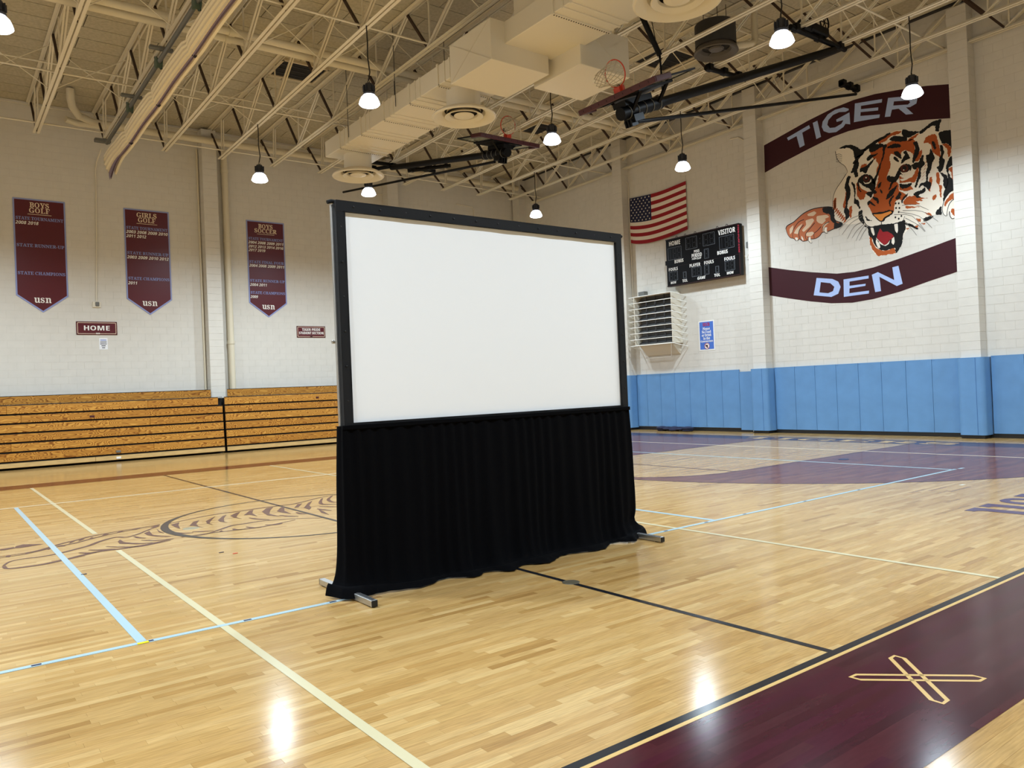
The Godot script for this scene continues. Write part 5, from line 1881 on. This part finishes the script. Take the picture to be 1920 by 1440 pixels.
	mp(1, "O", 1, [2346,6027,2411,6225,2457,6426,2466,6213,2419,5994,2380,5967])
	mp(1, "O", 1, [2518,5745,2520,5973,2604,6008,2596,5834,2552,5668])
	mp(1, "O", 1, [4578,6264,4640,6265,4634,6122,4578,5909,4549,5948])
	mp(1, "O", 1, [4736,6338,4798,6339,4809,6256,4818,6110,4784,6022,4727,6116])
	mp(1, "O", 1, [4785,6038,4860,6004,4839,5882,4832,5708,4803,5746,4796,5939])
	mp(1, "O", 1, [4636,5799,4714,5830,4727,5763,4646,5684,4618,5739])
	mp(1, "O", 1, [4886,6986,5007,6969,5107,6846,5068,6651,5023,6632,5016,6823,4930,6942])
	mp(1, "O", 1, [4996,6353,5148,6410,5142,6096,5088,6046,5082,6268])
	mp(1, "O", 1, [3033,5142,3085,5133,3112,4939,3192,4789,3327,4698,3532,4681,3653,4744,3695,4570,3594,4569,3356,4574,3235,4568,3086,4772,3033,4953])
	mp(1, "O", 1, [3837,5145,3864,4991,3839,4812,3768,4708,3702,4719,3761,4926,3814,5000])
	mp(1, "O", 1, [4222,5351,4332,5313,4328,5232,4250,5264])
	mp(1, "O", 1, [4327,5200,4438,5194,4420,5149])
	mp(1, "O", 1, [4433,5455,4572,5394,4600,5324,4477,5381])
	mp(1, "O", 1, [3953,5148,4067,5143,4000,5106])
	mp(1, "O", 1, [4116,5158,4277,5160,4210,5091])
	mp(1, "O", 0, [2066,6194,2132,6304,2181,6300,2151,6229])
	mp(1, "O", 0, [2064,6148,2130,6258,2179,6255,2149,6183])
	mp(1, "O", 0, [2062,6102,2128,6213,2177,6209,2147,6137])
	mp(1, "O", 0, [2059,6056,2126,6167,2175,6163,2145,6091])
	mp(1, "O", 0, [2057,6010,2124,6121,2173,6117,2143,6045])
	mp(1, "O", 0, [2055,5964,2121,6075,2171,6072,2141,6000])
	mp(1, "O", 0, [2095,5909,2161,6020,2210,6017,2180,5945])
	mp(1, "O", 0, [2134,5855,2200,5966,2249,5963,2219,5891])
	mp(1, "O", 0, [2173,5801,2239,5912,2288,5909,2258,5837])
	mp(1, "O", 0, [2212,5747,2278,5857,2326,5855,2297,5783])
	mp(1, "O", 0, [2251,5693,2316,5804,2365,5801,2335,5729])
	mp(1, "O", 0, [2290,5639,2355,5750,2404,5747,2374,5675])
	mp(1, "O", 0, [2329,5585,2394,5696,2442,5694,2413,5622])
	mp(1, "O", 0, [4371,6225,4404,6241,4461,6284,4429,6268])
	mp(1, "O", 0, [4394,6304,4426,6320,4479,6364,4446,6348])
	mp(1, "O", 0, [4416,6383,4449,6399,4496,6444,4464,6428])
	mp(1, "O", 0, [4439,6462,4471,6478,4514,6524,4482,6508])
	mp(1, "O", 0, [4461,6541,4493,6557,4531,6604,4499,6588])
	mp(1, "O", 0, [4483,6619,4516,6635,4549,6683,4517,6667])
	mp(2, "W", 1, [3688,7049,3883,6915,3909,6775,3837,6627,3747,6499,3681,6515,3707,6726,3681,6884])
	mp(2, "W", 1, [3959,6779,4157,6826,4201,6716,4103,6709])
	mp(2, "W", 1, [3077,6903,3223,7002,3295,7069,3290,6951,3216,6850,3243,6673,3172,6656,3106,6758,3127,6838])
	mp(2, "W", 1, [2883,5775,3065,5858,3127,5673,3191,5540,3360,5422,3357,5355,3147,5335,2974,5412,2909,5545])
	mp(2, "W", 1, [3360,5422,3465,5486,3672,5562,3736,5866,3803,5868,3911,5695,3950,5455,3879,5337,3661,5313,3459,5335])
	mp(3, "K", 1, [2324,7580,2494,7613,2676,7568,2799,7477,2885,7384,2974,7377,3028,7388,2951,7245,2842,7222,2732,7199,2720,7341,2689,7454,2565,7541,2380,7565])
	mp(3, "K", 1, [2974,7369,3138,7453,3368,7533,3366,7475,3241,7407,3098,7361,2990,7321])
	mp(3, "K", 1, [3351,7530,3679,7605,3678,7572,3435,7489,3365,7458])
	mp(3, "K", 1, [3976,7536,3995,7589,4075,7557,4138,7502,4392,7424,4262,7388,4132,7359,4036,7403,3974,7487])
	mp(3, "K", 1, [3655,7444,3775,7494,4084,7373,4080,7292,3884,7330,3720,7392])
	mp(3, "K", 1, [3613,7271,3750,7301,3913,7239,3928,7185,3796,7204,3595,7242])
	mp(3, "K", 1, [3134,7368,3276,7415,3482,7375,3497,7337,3339,7278,3199,7248,3130,7283])
	mp(3, "K", 1, [3480,7341,3582,7330,3526,7227,3484,7036,3408,6886,3348,6698,3231,6420,3163,6470,3314,6707,3428,6949,3490,7170])
	mp(3, "K", 1, [2816,6656,2926,6716,3033,6716,3154,6643,3218,6508,3248,6399,3225,6285,3137,6271,3087,6351,2949,6434,2865,6541,2827,6515,2804,6399,2871,6297,2802,6364,2774,6527])
	mp(3, "K", 1, [2726,7078,2820,7141,2833,7034,2772,6876,2801,6729,2728,6712,2698,6859,2607,6864,2686,6984])
	mp(3, "K", 1, [2952,7279,2839,7171,2726,7061,2672,7092,2807,7249])
	mp(3, "K", 1, [3052,7115,3125,7182,3265,7162,3352,7173,3192,7113,3120,7063,3067,7060])
	mp(3, "K", 1, [2859,6819,2863,6905,2971,6912,3061,6941,3116,6978,3261,7078,3186,6977,3076,6869,3036,6775,2999,6750,2931,6827])
	mp(3, "K", 1, [3818,6582,3889,6680,3973,6725,4103,6700,4165,6627,4145,6550,4061,6488,3979,6476,3881,6516,3827,6413,3757,6346,3641,6374,3559,6444,3564,6543,3680,6498,3746,6466])
	mp(3, "K", 1, [3757,7098,3841,7092,3919,6988,3931,6885,3867,6935,3772,7044])
	mp(3, "K", 1, [3987,7036,4053,7051,4097,6941,4142,6847,4060,6835,3959,6779,3918,6773,3981,6905,4033,6958])
	mp(3, "K", 1, [3752,6982,3833,6911,3862,6820,3797,6870,3742,6935])
	mp(3, "K", 1, [4230,7200,4319,7208,4346,7103,4373,6998,4336,6877,4269,6797,4216,6696,4205,6814,4260,6963,4281,7088])
	mp(3, "K", 1, [4166,6660,4264,6700,4343,6680,4430,6836,4461,6828,4440,6704,4483,6611,4418,6563,4367,6478,4377,6345,4308,6232,4254,6097,4223,6121,4295,6300,4351,6482,4341,6615,4257,6538,4210,6566])
	mp(3, "K", 1, [4523,6811,4601,6807,4638,6942,4665,6854,4721,6695,4637,6556,4617,6448,4533,6307,4527,6179,4603,6129,4600,6049,4549,5948,4505,6039,4399,6129,4317,6066,4353,6156,4512,6183,4506,6411,4558,6527,4533,6679])
	mp(3, "K", 1, [4392,7424,4521,7476,4696,7569,4911,7571,4852,7442,4839,7303,4764,7340,4784,7462,4693,7490,4566,7446,4469,7377,4405,7371])
	mp(3, "K", 1, [4837,7271,4990,7275,5175,7229,5158,6659,5107,6862,5007,6984,4902,6998,4862,7121])
	mp(3, "K", 1, [4855,6963,4900,6950,4938,6781,4887,6651,4945,6588,4892,6395,4827,6316,4757,6461,4819,6477,4826,6651,4876,6734])
	mp(3, "K", 1, [5158,6659,5156,6439,5013,6396,5007,6255,5075,6112,5147,6032,5154,5857,5018,5809,4907,5691,4874,5619,4898,5836,4997,6036,5007,6255,4969,6423,5052,6608])
	mp(3, "K", 1, [4827,6316,4975,6216,4997,6036,4931,5908,4890,6013,4913,6183])
	mp(3, "K", 1, [4676,7108,4722,7080,4761,6925,4729,6901,4688,7009])
	mp(3, "K", 1, [3854,6273,4000,6222,4147,6229,4145,6188,4046,6145,3931,6139,3868,6203])
	mp(3, "K", 1, [4183,5949,4297,5989,4393,5984,4459,6050,4471,5966,4422,5928,4326,5917,4293,5876,4354,5830,4259,5851])
	mp(3, "K", 1, [3640,6340,3725,6370,3672,6316,3617,6211,3582,6186])
	mp(3, "K", 1, [3803,6252,3731,6135,3660,6034,3573,5986,3504,5967,3543,6077,3615,6161,3718,6205])
	mp(3, "K", 1, [3710,6023,3602,5879,3605,5760,3577,5884,3623,5975])
	mp(3, "K", 1, [3845,6075,3892,6015,3838,5911,3739,5932,3810,6017])
	mp(3, "K", 1, [4056,5995,3987,5911,3919,5860,3899,5781,3885,5850,3955,5935])
	mp(3, "K", 1, [3405,6430,3365,6320,3313,6299,3334,6395])
	mp(3, "K", 1, [3362,6253,3411,6191,3409,6141,3377,6182])
	mp(3, "K", 1, [3165,6110,3284,6050,3315,5958,3294,5894,3264,5986,3180,6056])
	mp(3, "K", 1, [3018,5988,3073,6028,3173,5920,3223,5858,3138,5911,3088,5973,3032,5916])
	mp(3, "K", 1, [2994,6234,3100,6245,3224,6268,3273,6188,3150,6182,3129,6101,3044,6172])
	mp(3, "K", 1, [2530,6795,2602,6760,2520,6587,2569,6436,2561,6279,2480,6122,2455,5969,2507,5905,2518,5745,2422,5659,2411,5820,2376,5880,2440,6043,2448,6217,2474,6387,2424,6504,2447,6604])
	mp(3, "K", 1, [2614,6618,2701,6527,2710,6333,2684,6165,2789,6072,2815,5858,2732,6015,2661,6048,2691,6303,2663,6484])
	mp(3, "K", 1, [2776,5797,2868,5830,2862,5710,2909,5545,2904,5442,2802,5566,2772,5694])
	mp(3, "K", 1, [2903,5425,3042,5347,3357,5355,3459,5335,3661,5313,3879,5337,3946,5357,3953,5140,3882,5021,3856,4809,3766,4658,3696,4578,3685,4722,3601,4719,3430,4689,3294,4737,3178,4859,3100,5079,3024,5144,3006,5336])
	mp(3, "K", 1, [3128,5690,3439,5660,3576,5682,3675,5628,3639,5569,3466,5502,3411,5429,3326,5446,3276,5489,3160,5632])
	mp(3, "K", 1, [2950,5658,2998,5562,3120,5503,2980,5540])
	mp(3, "K", 1, [4696,5401,4824,5518,4815,5312,4694,5345])
	mp(3, "K", 1, [3927,5294,4119,5207,4273,5063,4116,5158,3973,5235])
	mp(3, "K", 1, [4408,5233,4566,5266,4630,5318,4522,5323,4395,5300])
	mp(4, "K", 1, [3727,5818,3743,5836,3757,5812,3741,5793])
	mp(4, "K", 1, [3802,5802,3817,5820,3831,5796,3816,5777])
	mp(4, "K", 1, [3730,5700,3746,5719,3760,5694,3744,5676])
	mp(4, "K", 1, [3813,5683,3829,5701,3843,5677,3827,5658])
	mp(4, "K", 1, [3792,5587,3808,5606,3822,5581,3806,5563])
	mp(4, "K", 1, [3704,5472,3719,5490,3733,5466,3718,5447])
	mp(4, "K", 1, [3785,5422,3801,5440,3815,5416,3799,5398])
	mp(4, "K", 1, [3854,5475,3869,5493,3883,5469,3867,5450])
	mp(4, "N", 1, [3153,5659,3369,5624,3609,5650,3640,5602,3433,5526,3378,5452,3327,5462,3194,5608])
	mp(4, "R", 1, [3319,5277,3382,5163,3502,5158,3617,5069,3664,4994,3611,4953,3525,4918,3488,4840,3401,4821,3320,4920,3221,5040,3242,5121])
	mp(4, "W", 1, [3068,5333,3146,5318,3173,5134,3137,5115,3089,5218])
	mp(4, "W", 1, [3678,5309,3770,5308,3770,5125,3742,5063,3695,5139])
	mp(4, "W", 1, [3202,5009,3270,4963,3305,4787,3261,4760,3213,4853,3190,4943])
	mp(4, "W", 1, [3613,4986,3664,4994,3675,4858,3638,4789,3590,4856])
	mp(4, "W", 1, [3196,5061,3270,4971,3336,4892,3419,4826,3506,4862,3560,4928,3522,4834,3435,4798,3334,4850,3251,4932])
	mp(4, "W", 1, [2812,6571,2863,6506,2948,6400,3084,6283,3048,6257,2875,6382,2826,6481])
	mp(4, "W", 1, [3884,6582,3948,6533,4062,6521,4130,6570,4093,6464,3946,6475])
	mp(4, "W", 1, [3859,6388,4007,6386,4141,6469,4202,6568,4189,6440,4055,6341,3923,6323])
	mp(4, "W", 1, [2928,6560,2988,6503,3094,6503,3142,6578,3147,6508,3075,6465,2969,6481])
	mp(5, "I", 1, [3107,6586,3088,6540,3043,6520,2989,6533,2946,6574,2931,6629,2951,6675,2996,6695,3050,6682,3093,6640])
	mp(5, "I", 1, [4091,6605,4070,6552,4020,6528,3959,6543,3912,6591,3896,6654,3917,6707,3968,6730,4028,6715,4075,6667])
	mp(6, "W", 1, [3033,6630,3028,6619,3017,6614,3004,6617,2994,6627,2991,6640,2995,6651,3006,6656,3019,6653,3029,6643])
	mp(6, "W", 1, [3992,6588,3988,6579,3980,6575,3970,6578,3962,6586,3959,6596,3963,6605,3971,6609,3981,6607,3989,6599])
	mp(5.5, "K", 1, [3058,6598,3050,6578,3030,6569,3006,6575,2987,6593,2981,6617,2989,6637,3009,6646,3033,6640,3052,6622])
	mp(5.5, "K", 1, [4036,6627,4027,6604,4005,6594,3979,6600,3959,6621,3952,6648,3961,6671,3983,6681,4009,6674,4029,6654])
	mp(2, "W", 1, [5154,5857,5017,5793,4906,5660,4844,5466,4861,5319,4919,5259,4998,5354,5022,5191,5096,5176,5157,5211,5169,5853])
	mp(3, "O", 1, [4903,5596,5030,5743,5159,5808,5152,5637,5009,5605,4913,5483,4885,5521])
	mp(3, "O", 1, [5046,5407,5164,5398,5157,5211,5098,5223,5028,5332])
	mp(1, "P", 1, [631,5763,677,5842,876,5903,1019,5987,1202,6085,1448,6145,1738,6138,2020,6084,2091,5974,2084,5809,2141,5691,2313,5598,2259,5514,2069,5491,1887,5453,1732,5458,1649,5377,1515,5328,1356,5344,1274,5322,1138,5322,1059,5397,948,5368,868,5444,758,5489,679,5603])
	mp(2, "T", 1, [1308,6039,1524,6080,1588,6018,1492,5953,1333,5985])
	mp(2, "T", 1, [1584,5934,1883,5910,1957,5835,1827,5813,1850,5760,1743,5685,1640,5729,1577,5802])
	mp(2, "T", 1, [1246,5880,1462,5898,1512,5827,1372,5684,1177,5573,1125,5632,1267,5753])
	mp(2, "T", 1, [743,5742,873,5829,851,5659,749,5578])
	mp(2, "T", 1, [1243,5536,1445,5536,1496,5478,1386,5412,1253,5449])
	mp(2, "T", 1, [1754,5659,1887,5717,1950,5693,1831,5620,1776,5558,1771,5463,1733,5494])
	mp(2, "T", 1, [1021,5751,1162,5822,1045,5660,998,5545,875,5592,935,5680])
	mp(3, "K", 1, [1763,6109,2020,6079,2097,5961,2088,5761,2151,5629,2314,5610,2246,5505,2069,5497,2101,5639,2003,5730,1986,5901,1784,6002])
	mp(5, "W", 1, [1803,5577,1880,5574,1863,5494,1886,5418,1834,5427,1785,5484])
	mp(5, "W", 1, [1318,5400,1385,5400,1380,5303,1418,5248,1377,5231,1314,5315])
	mp(5, "W", 1, [911,5473,993,5446,990,5385,948,5368,909,5424])
	mp(5, "W", 1, [1105,5488,1168,5378,1152,5331,1101,5402])
	ms(4, "K", 26, [631,5763,677,5842,876,5903,1019,5987,1202,6085,1448,6145,1738,6138,2020,6084,2091,5974,2084,5809,2141,5691,2313,5598,2259,5514,2069,5491,1887,5453,1732,5458,1649,5377,1515,5328,1356,5344,1274,5322,1138,5322,1059,5397,948,5368,868,5444,758,5489,679,5603,631,5763])
	ms(4, "K", 22, [1207,5912,1027,5873,881,5715,836,5637,841,5461])
	ms(4, "K", 22, [1187,5768,1058,5657,1026,5552,1059,5397,1138,5322])
	ms(4, "K", 22, [1523,5764,1397,5654,1257,5534,1224,5417,1274,5322])
	ms(4, "K", 22, [1951,5704,1833,5679,1752,5599,1739,5481])
	ms(4, "K", 22, [1305,5409,1314,5315,1377,5231,1424,5241])
	ms(4, "K", 22, [1803,5577,1785,5484,1834,5421,1892,5416])
	ms(4, "K", 22, [1700,5621,1591,5533,1482,5468,1489,5345])
	ms(4, "K", 18, [2478,6861,2340,6700,2180,6525,2096,6348,2054,6054])
	ms(4, "K", 16, [2209,7531,2238,7346,2325,7199,2451,7079,2517,6921,2478,6861])
	ms(4, "G", 16, [2223,7439,2317,7431,2390,7377])
	ms(4, "G", 16, [2221,7393,2315,7379,2388,7335])
	ms(4, "G", 16, [2219,7347,2312,7326,2386,7293])
	ms(4, "G", 16, [2217,7302,2310,7274,2384,7251])
	ms(4, "G", 16, [2215,7256,2308,7221,2382,7209])
	ms(4, "K", 22, [3357,5355,3360,5422,3361,5456])
	ms(4, "K", 20, [2908,5528,2974,5412,3147,5330,3356,5351,3459,5332,3661,5309,3879,5333,3950,5455])
	ms(6, "G", 15, [3896,5732,4220,5679,4529,5484])
	ms(6, "G", 15, [3907,5597,4371,5484,4732,5169])
	ms(6, "G", 15, [3688,5542,4128,5419,4428,4985])
	ms(6, "G", 15, [3807,5584,4287,5387,4587,5036])
	ms(6, "G", 15, [3944,5307,4114,5093,4219,4926])
	ms(6, "G", 15, [3964,5403,4277,5160,4412,4980])
	ms(6, "G", 15, [2881,5724,2495,5644,2205,5435])
	ms(6, "G", 15, [2860,5659,2546,5547,2293,5295])
	ms(6, "G", 15, [2890,5531,2633,5442,2436,5163])
	ms(6, "G", 15, [2905,5459,2700,5325,2565,5158])
	ms(6, "G", 15, [2939,5435,2788,5274,2670,5069])
	ms(6, "G", 15, [2990,5374,2857,5209,2760,5053])
	ms(4, "K", 20, [5154,5857,5017,5793,4906,5660,4844,5466,4861,5319,4919,5259])
	ms(4, "K", 20, [5145,5639,5022,5555,4955,5395,4934,5256])
	ms(4, "K", 20, [4998,5354,5009,5241,5051,5169,5103,5175])
func floor_tiger_shapes():
	fs(40, [586,-9516,654,-9709,769,-9767,930,-9748,1100,-9787,1289,-9919,1439,-10038,1591,-10247,1778,-10396,1874,-10284,2026,-10404,2240,-10695,2366,-10833])
	fs(55, [588,-9486,596,-9335,674,-9268,856,-9251,968,-9274,1175,-9381,1358,-9499,1496,-9547,1711,-9513,1901,-9549,2103,-9618,2268,-9703])
	fs(35, [594,-10120,759,-10135,931,-10182,1073,-10306,1226,-10470,1377,-10573,1540,-10715,1697,-10790,1909,-10855,2180,-10910,2410,-10981])
	fs(32, [588,-10030,686,-10050,819,-10067,1017,-10190,1206,-10304,1349,-10368,1508,-10503,1727,-10668,2057,-10819,2273,-10848])
	fs(40, [1286,-9647,1364,-9539,1438,-9510])
	fs(40, [1395,-9743,1507,-9617,1631,-9567])
	fs(40, [1578,-9806,1727,-9601,1853,-9495,1988,-9523,2216,-9605])
	fs(35, [1965,-9910,2083,-9742,2238,-9698])
	fs(45, [1775,-10113,1769,-9925,1885,-9701,2029,-9627])
	fs(40, [2113,-10389,2124,-10203,2194,-10020,2283,-9890])
	fs(35, [1959,-10268,1979,-10121,2035,-10014])
	fs(38, [2503,-10938,2736,-11067,2958,-11168,3253,-11258,3531,-11252,3834,-11297,4130,-11292,4364,-11300,4670,-11472,4938,-11639,5235,-11697])
	fs(36, [2440,-9671,2627,-9688,2846,-9874,3048,-10055,3217,-10071,3484,-10091,3820,-9914,4126,-9656])
	fs(34, [2361,-9717,2682,-9719,2967,-9679,3261,-9637,3548,-9725,3798,-9822])
	fs(40, [2993,-9801,3005,-9684,3118,-9653])
	fs(40, [3158,-9814,3196,-9664,3284,-9631])
	fs(40, [3381,-9762,3470,-9654,3575,-9692])
	fs(40, [3430,-10519,3468,-10313,3559,-10116])
	fs(40, [2390,-10162,2443,-10000,2551,-9923])
	fs(40, [2562,-10009,2666,-9915,2770,-9862])
	fs(40, [4058,-10446,4052,-10253,4109,-10182])
	fs(40, [4503,-10700,4593,-10554,4667,-10444])
	fs(40, [4900,-11512,4694,-11108,4636,-10864,4775,-10682])
	fs(40, [5130,-11654,4914,-11318,4828,-11012,4856,-10861])
	fs(40, [4391,-10508,4419,-10330,4459,-10182])
	fs(40, [3793,-10383,3855,-10179,3939,-10074])
	fp([2506,-10820,2642,-10944,2567,-10690,2513,-10375,2497,-10554])
	fp([2788,-10824,2882,-10888,2770,-10613,2732,-10380,2755,-10192,2697,-10478,2660,-10523])
	fp([3004,-10860,3143,-11066,2998,-10746,2905,-10507,2906,-10336,2874,-10488,2920,-10722])
	fp([3212,-10980,3294,-11073,3171,-10777,3083,-10463,3095,-10333,3045,-10509,3060,-10669])
	fp([3453,-11142,3525,-11190,3388,-10890,3320,-10718,3329,-10496,3286,-10697,3304,-10929])
	fp([3648,-11174,3721,-11223,3596,-10894,3551,-10557,3520,-10790,3451,-10811])
	fp([3905,-11206,4020,-11237,3874,-10956,3746,-10638,3763,-10230,3678,-10527,3739,-10918])
	fp([4065,-11074,4143,-11123,3995,-10732,3957,-10372,3905,-10571,3904,-10778])
	fp([4374,-11208,4467,-11245,4264,-10892,4204,-10894])
	fp([4549,-11217,4679,-11376,4454,-10947,4372,-10677,4275,-10515,4298,-10773])
	fp([4419,-10573,4391,-10437,4342,-10153,4278,-9840,4277,-10102])
	fp([2852,-9816,2848,-9720,2806,-9740])
	fp([637,-10040,657,-10148,696,-10118,675,-10010])
	fp([819,-10067,836,-10164,875,-10175,857,-10072])
	fp([1042,-10141,1069,-10274,1110,-10323,1082,-10188])
	fp([1166,-10349,1212,-10357,1233,-10236,1165,-10261])
	fp([1279,-10387,1323,-10515,1358,-10499,1310,-10413])
	fp([1392,-10476,1440,-10622,1477,-10580,1423,-10503])
	fp([1513,-10537,1559,-10651,1578,-10587])
	fp([1666,-10653,1714,-10770,1770,-10749,1712,-10641])
	fp([1849,-10744,1894,-10827,1943,-10815,1886,-10727])
	fp([2024,-10811,2105,-10904,2166,-10897,2093,-10794])
	fp([2261,-10842,2332,-10924,2401,-10941,2298,-10720])
	fp([760,-10588,789,-10740,865,-10806,1053,-10615,906,-10569,818,-10558])
	fp([2097,-10408,2184,-10530,2148,-10174,2162,-10056,2109,-10178])
	fp([1738,-10038,1785,-10166,1773,-9921,1782,-9796,1727,-9874])
	fp([2290,-10635,2274,-10377,2283,-10189,2250,-10316])
	fp([629,-10664,768,-10689,764,-10583,672,-10543,622,-10563])
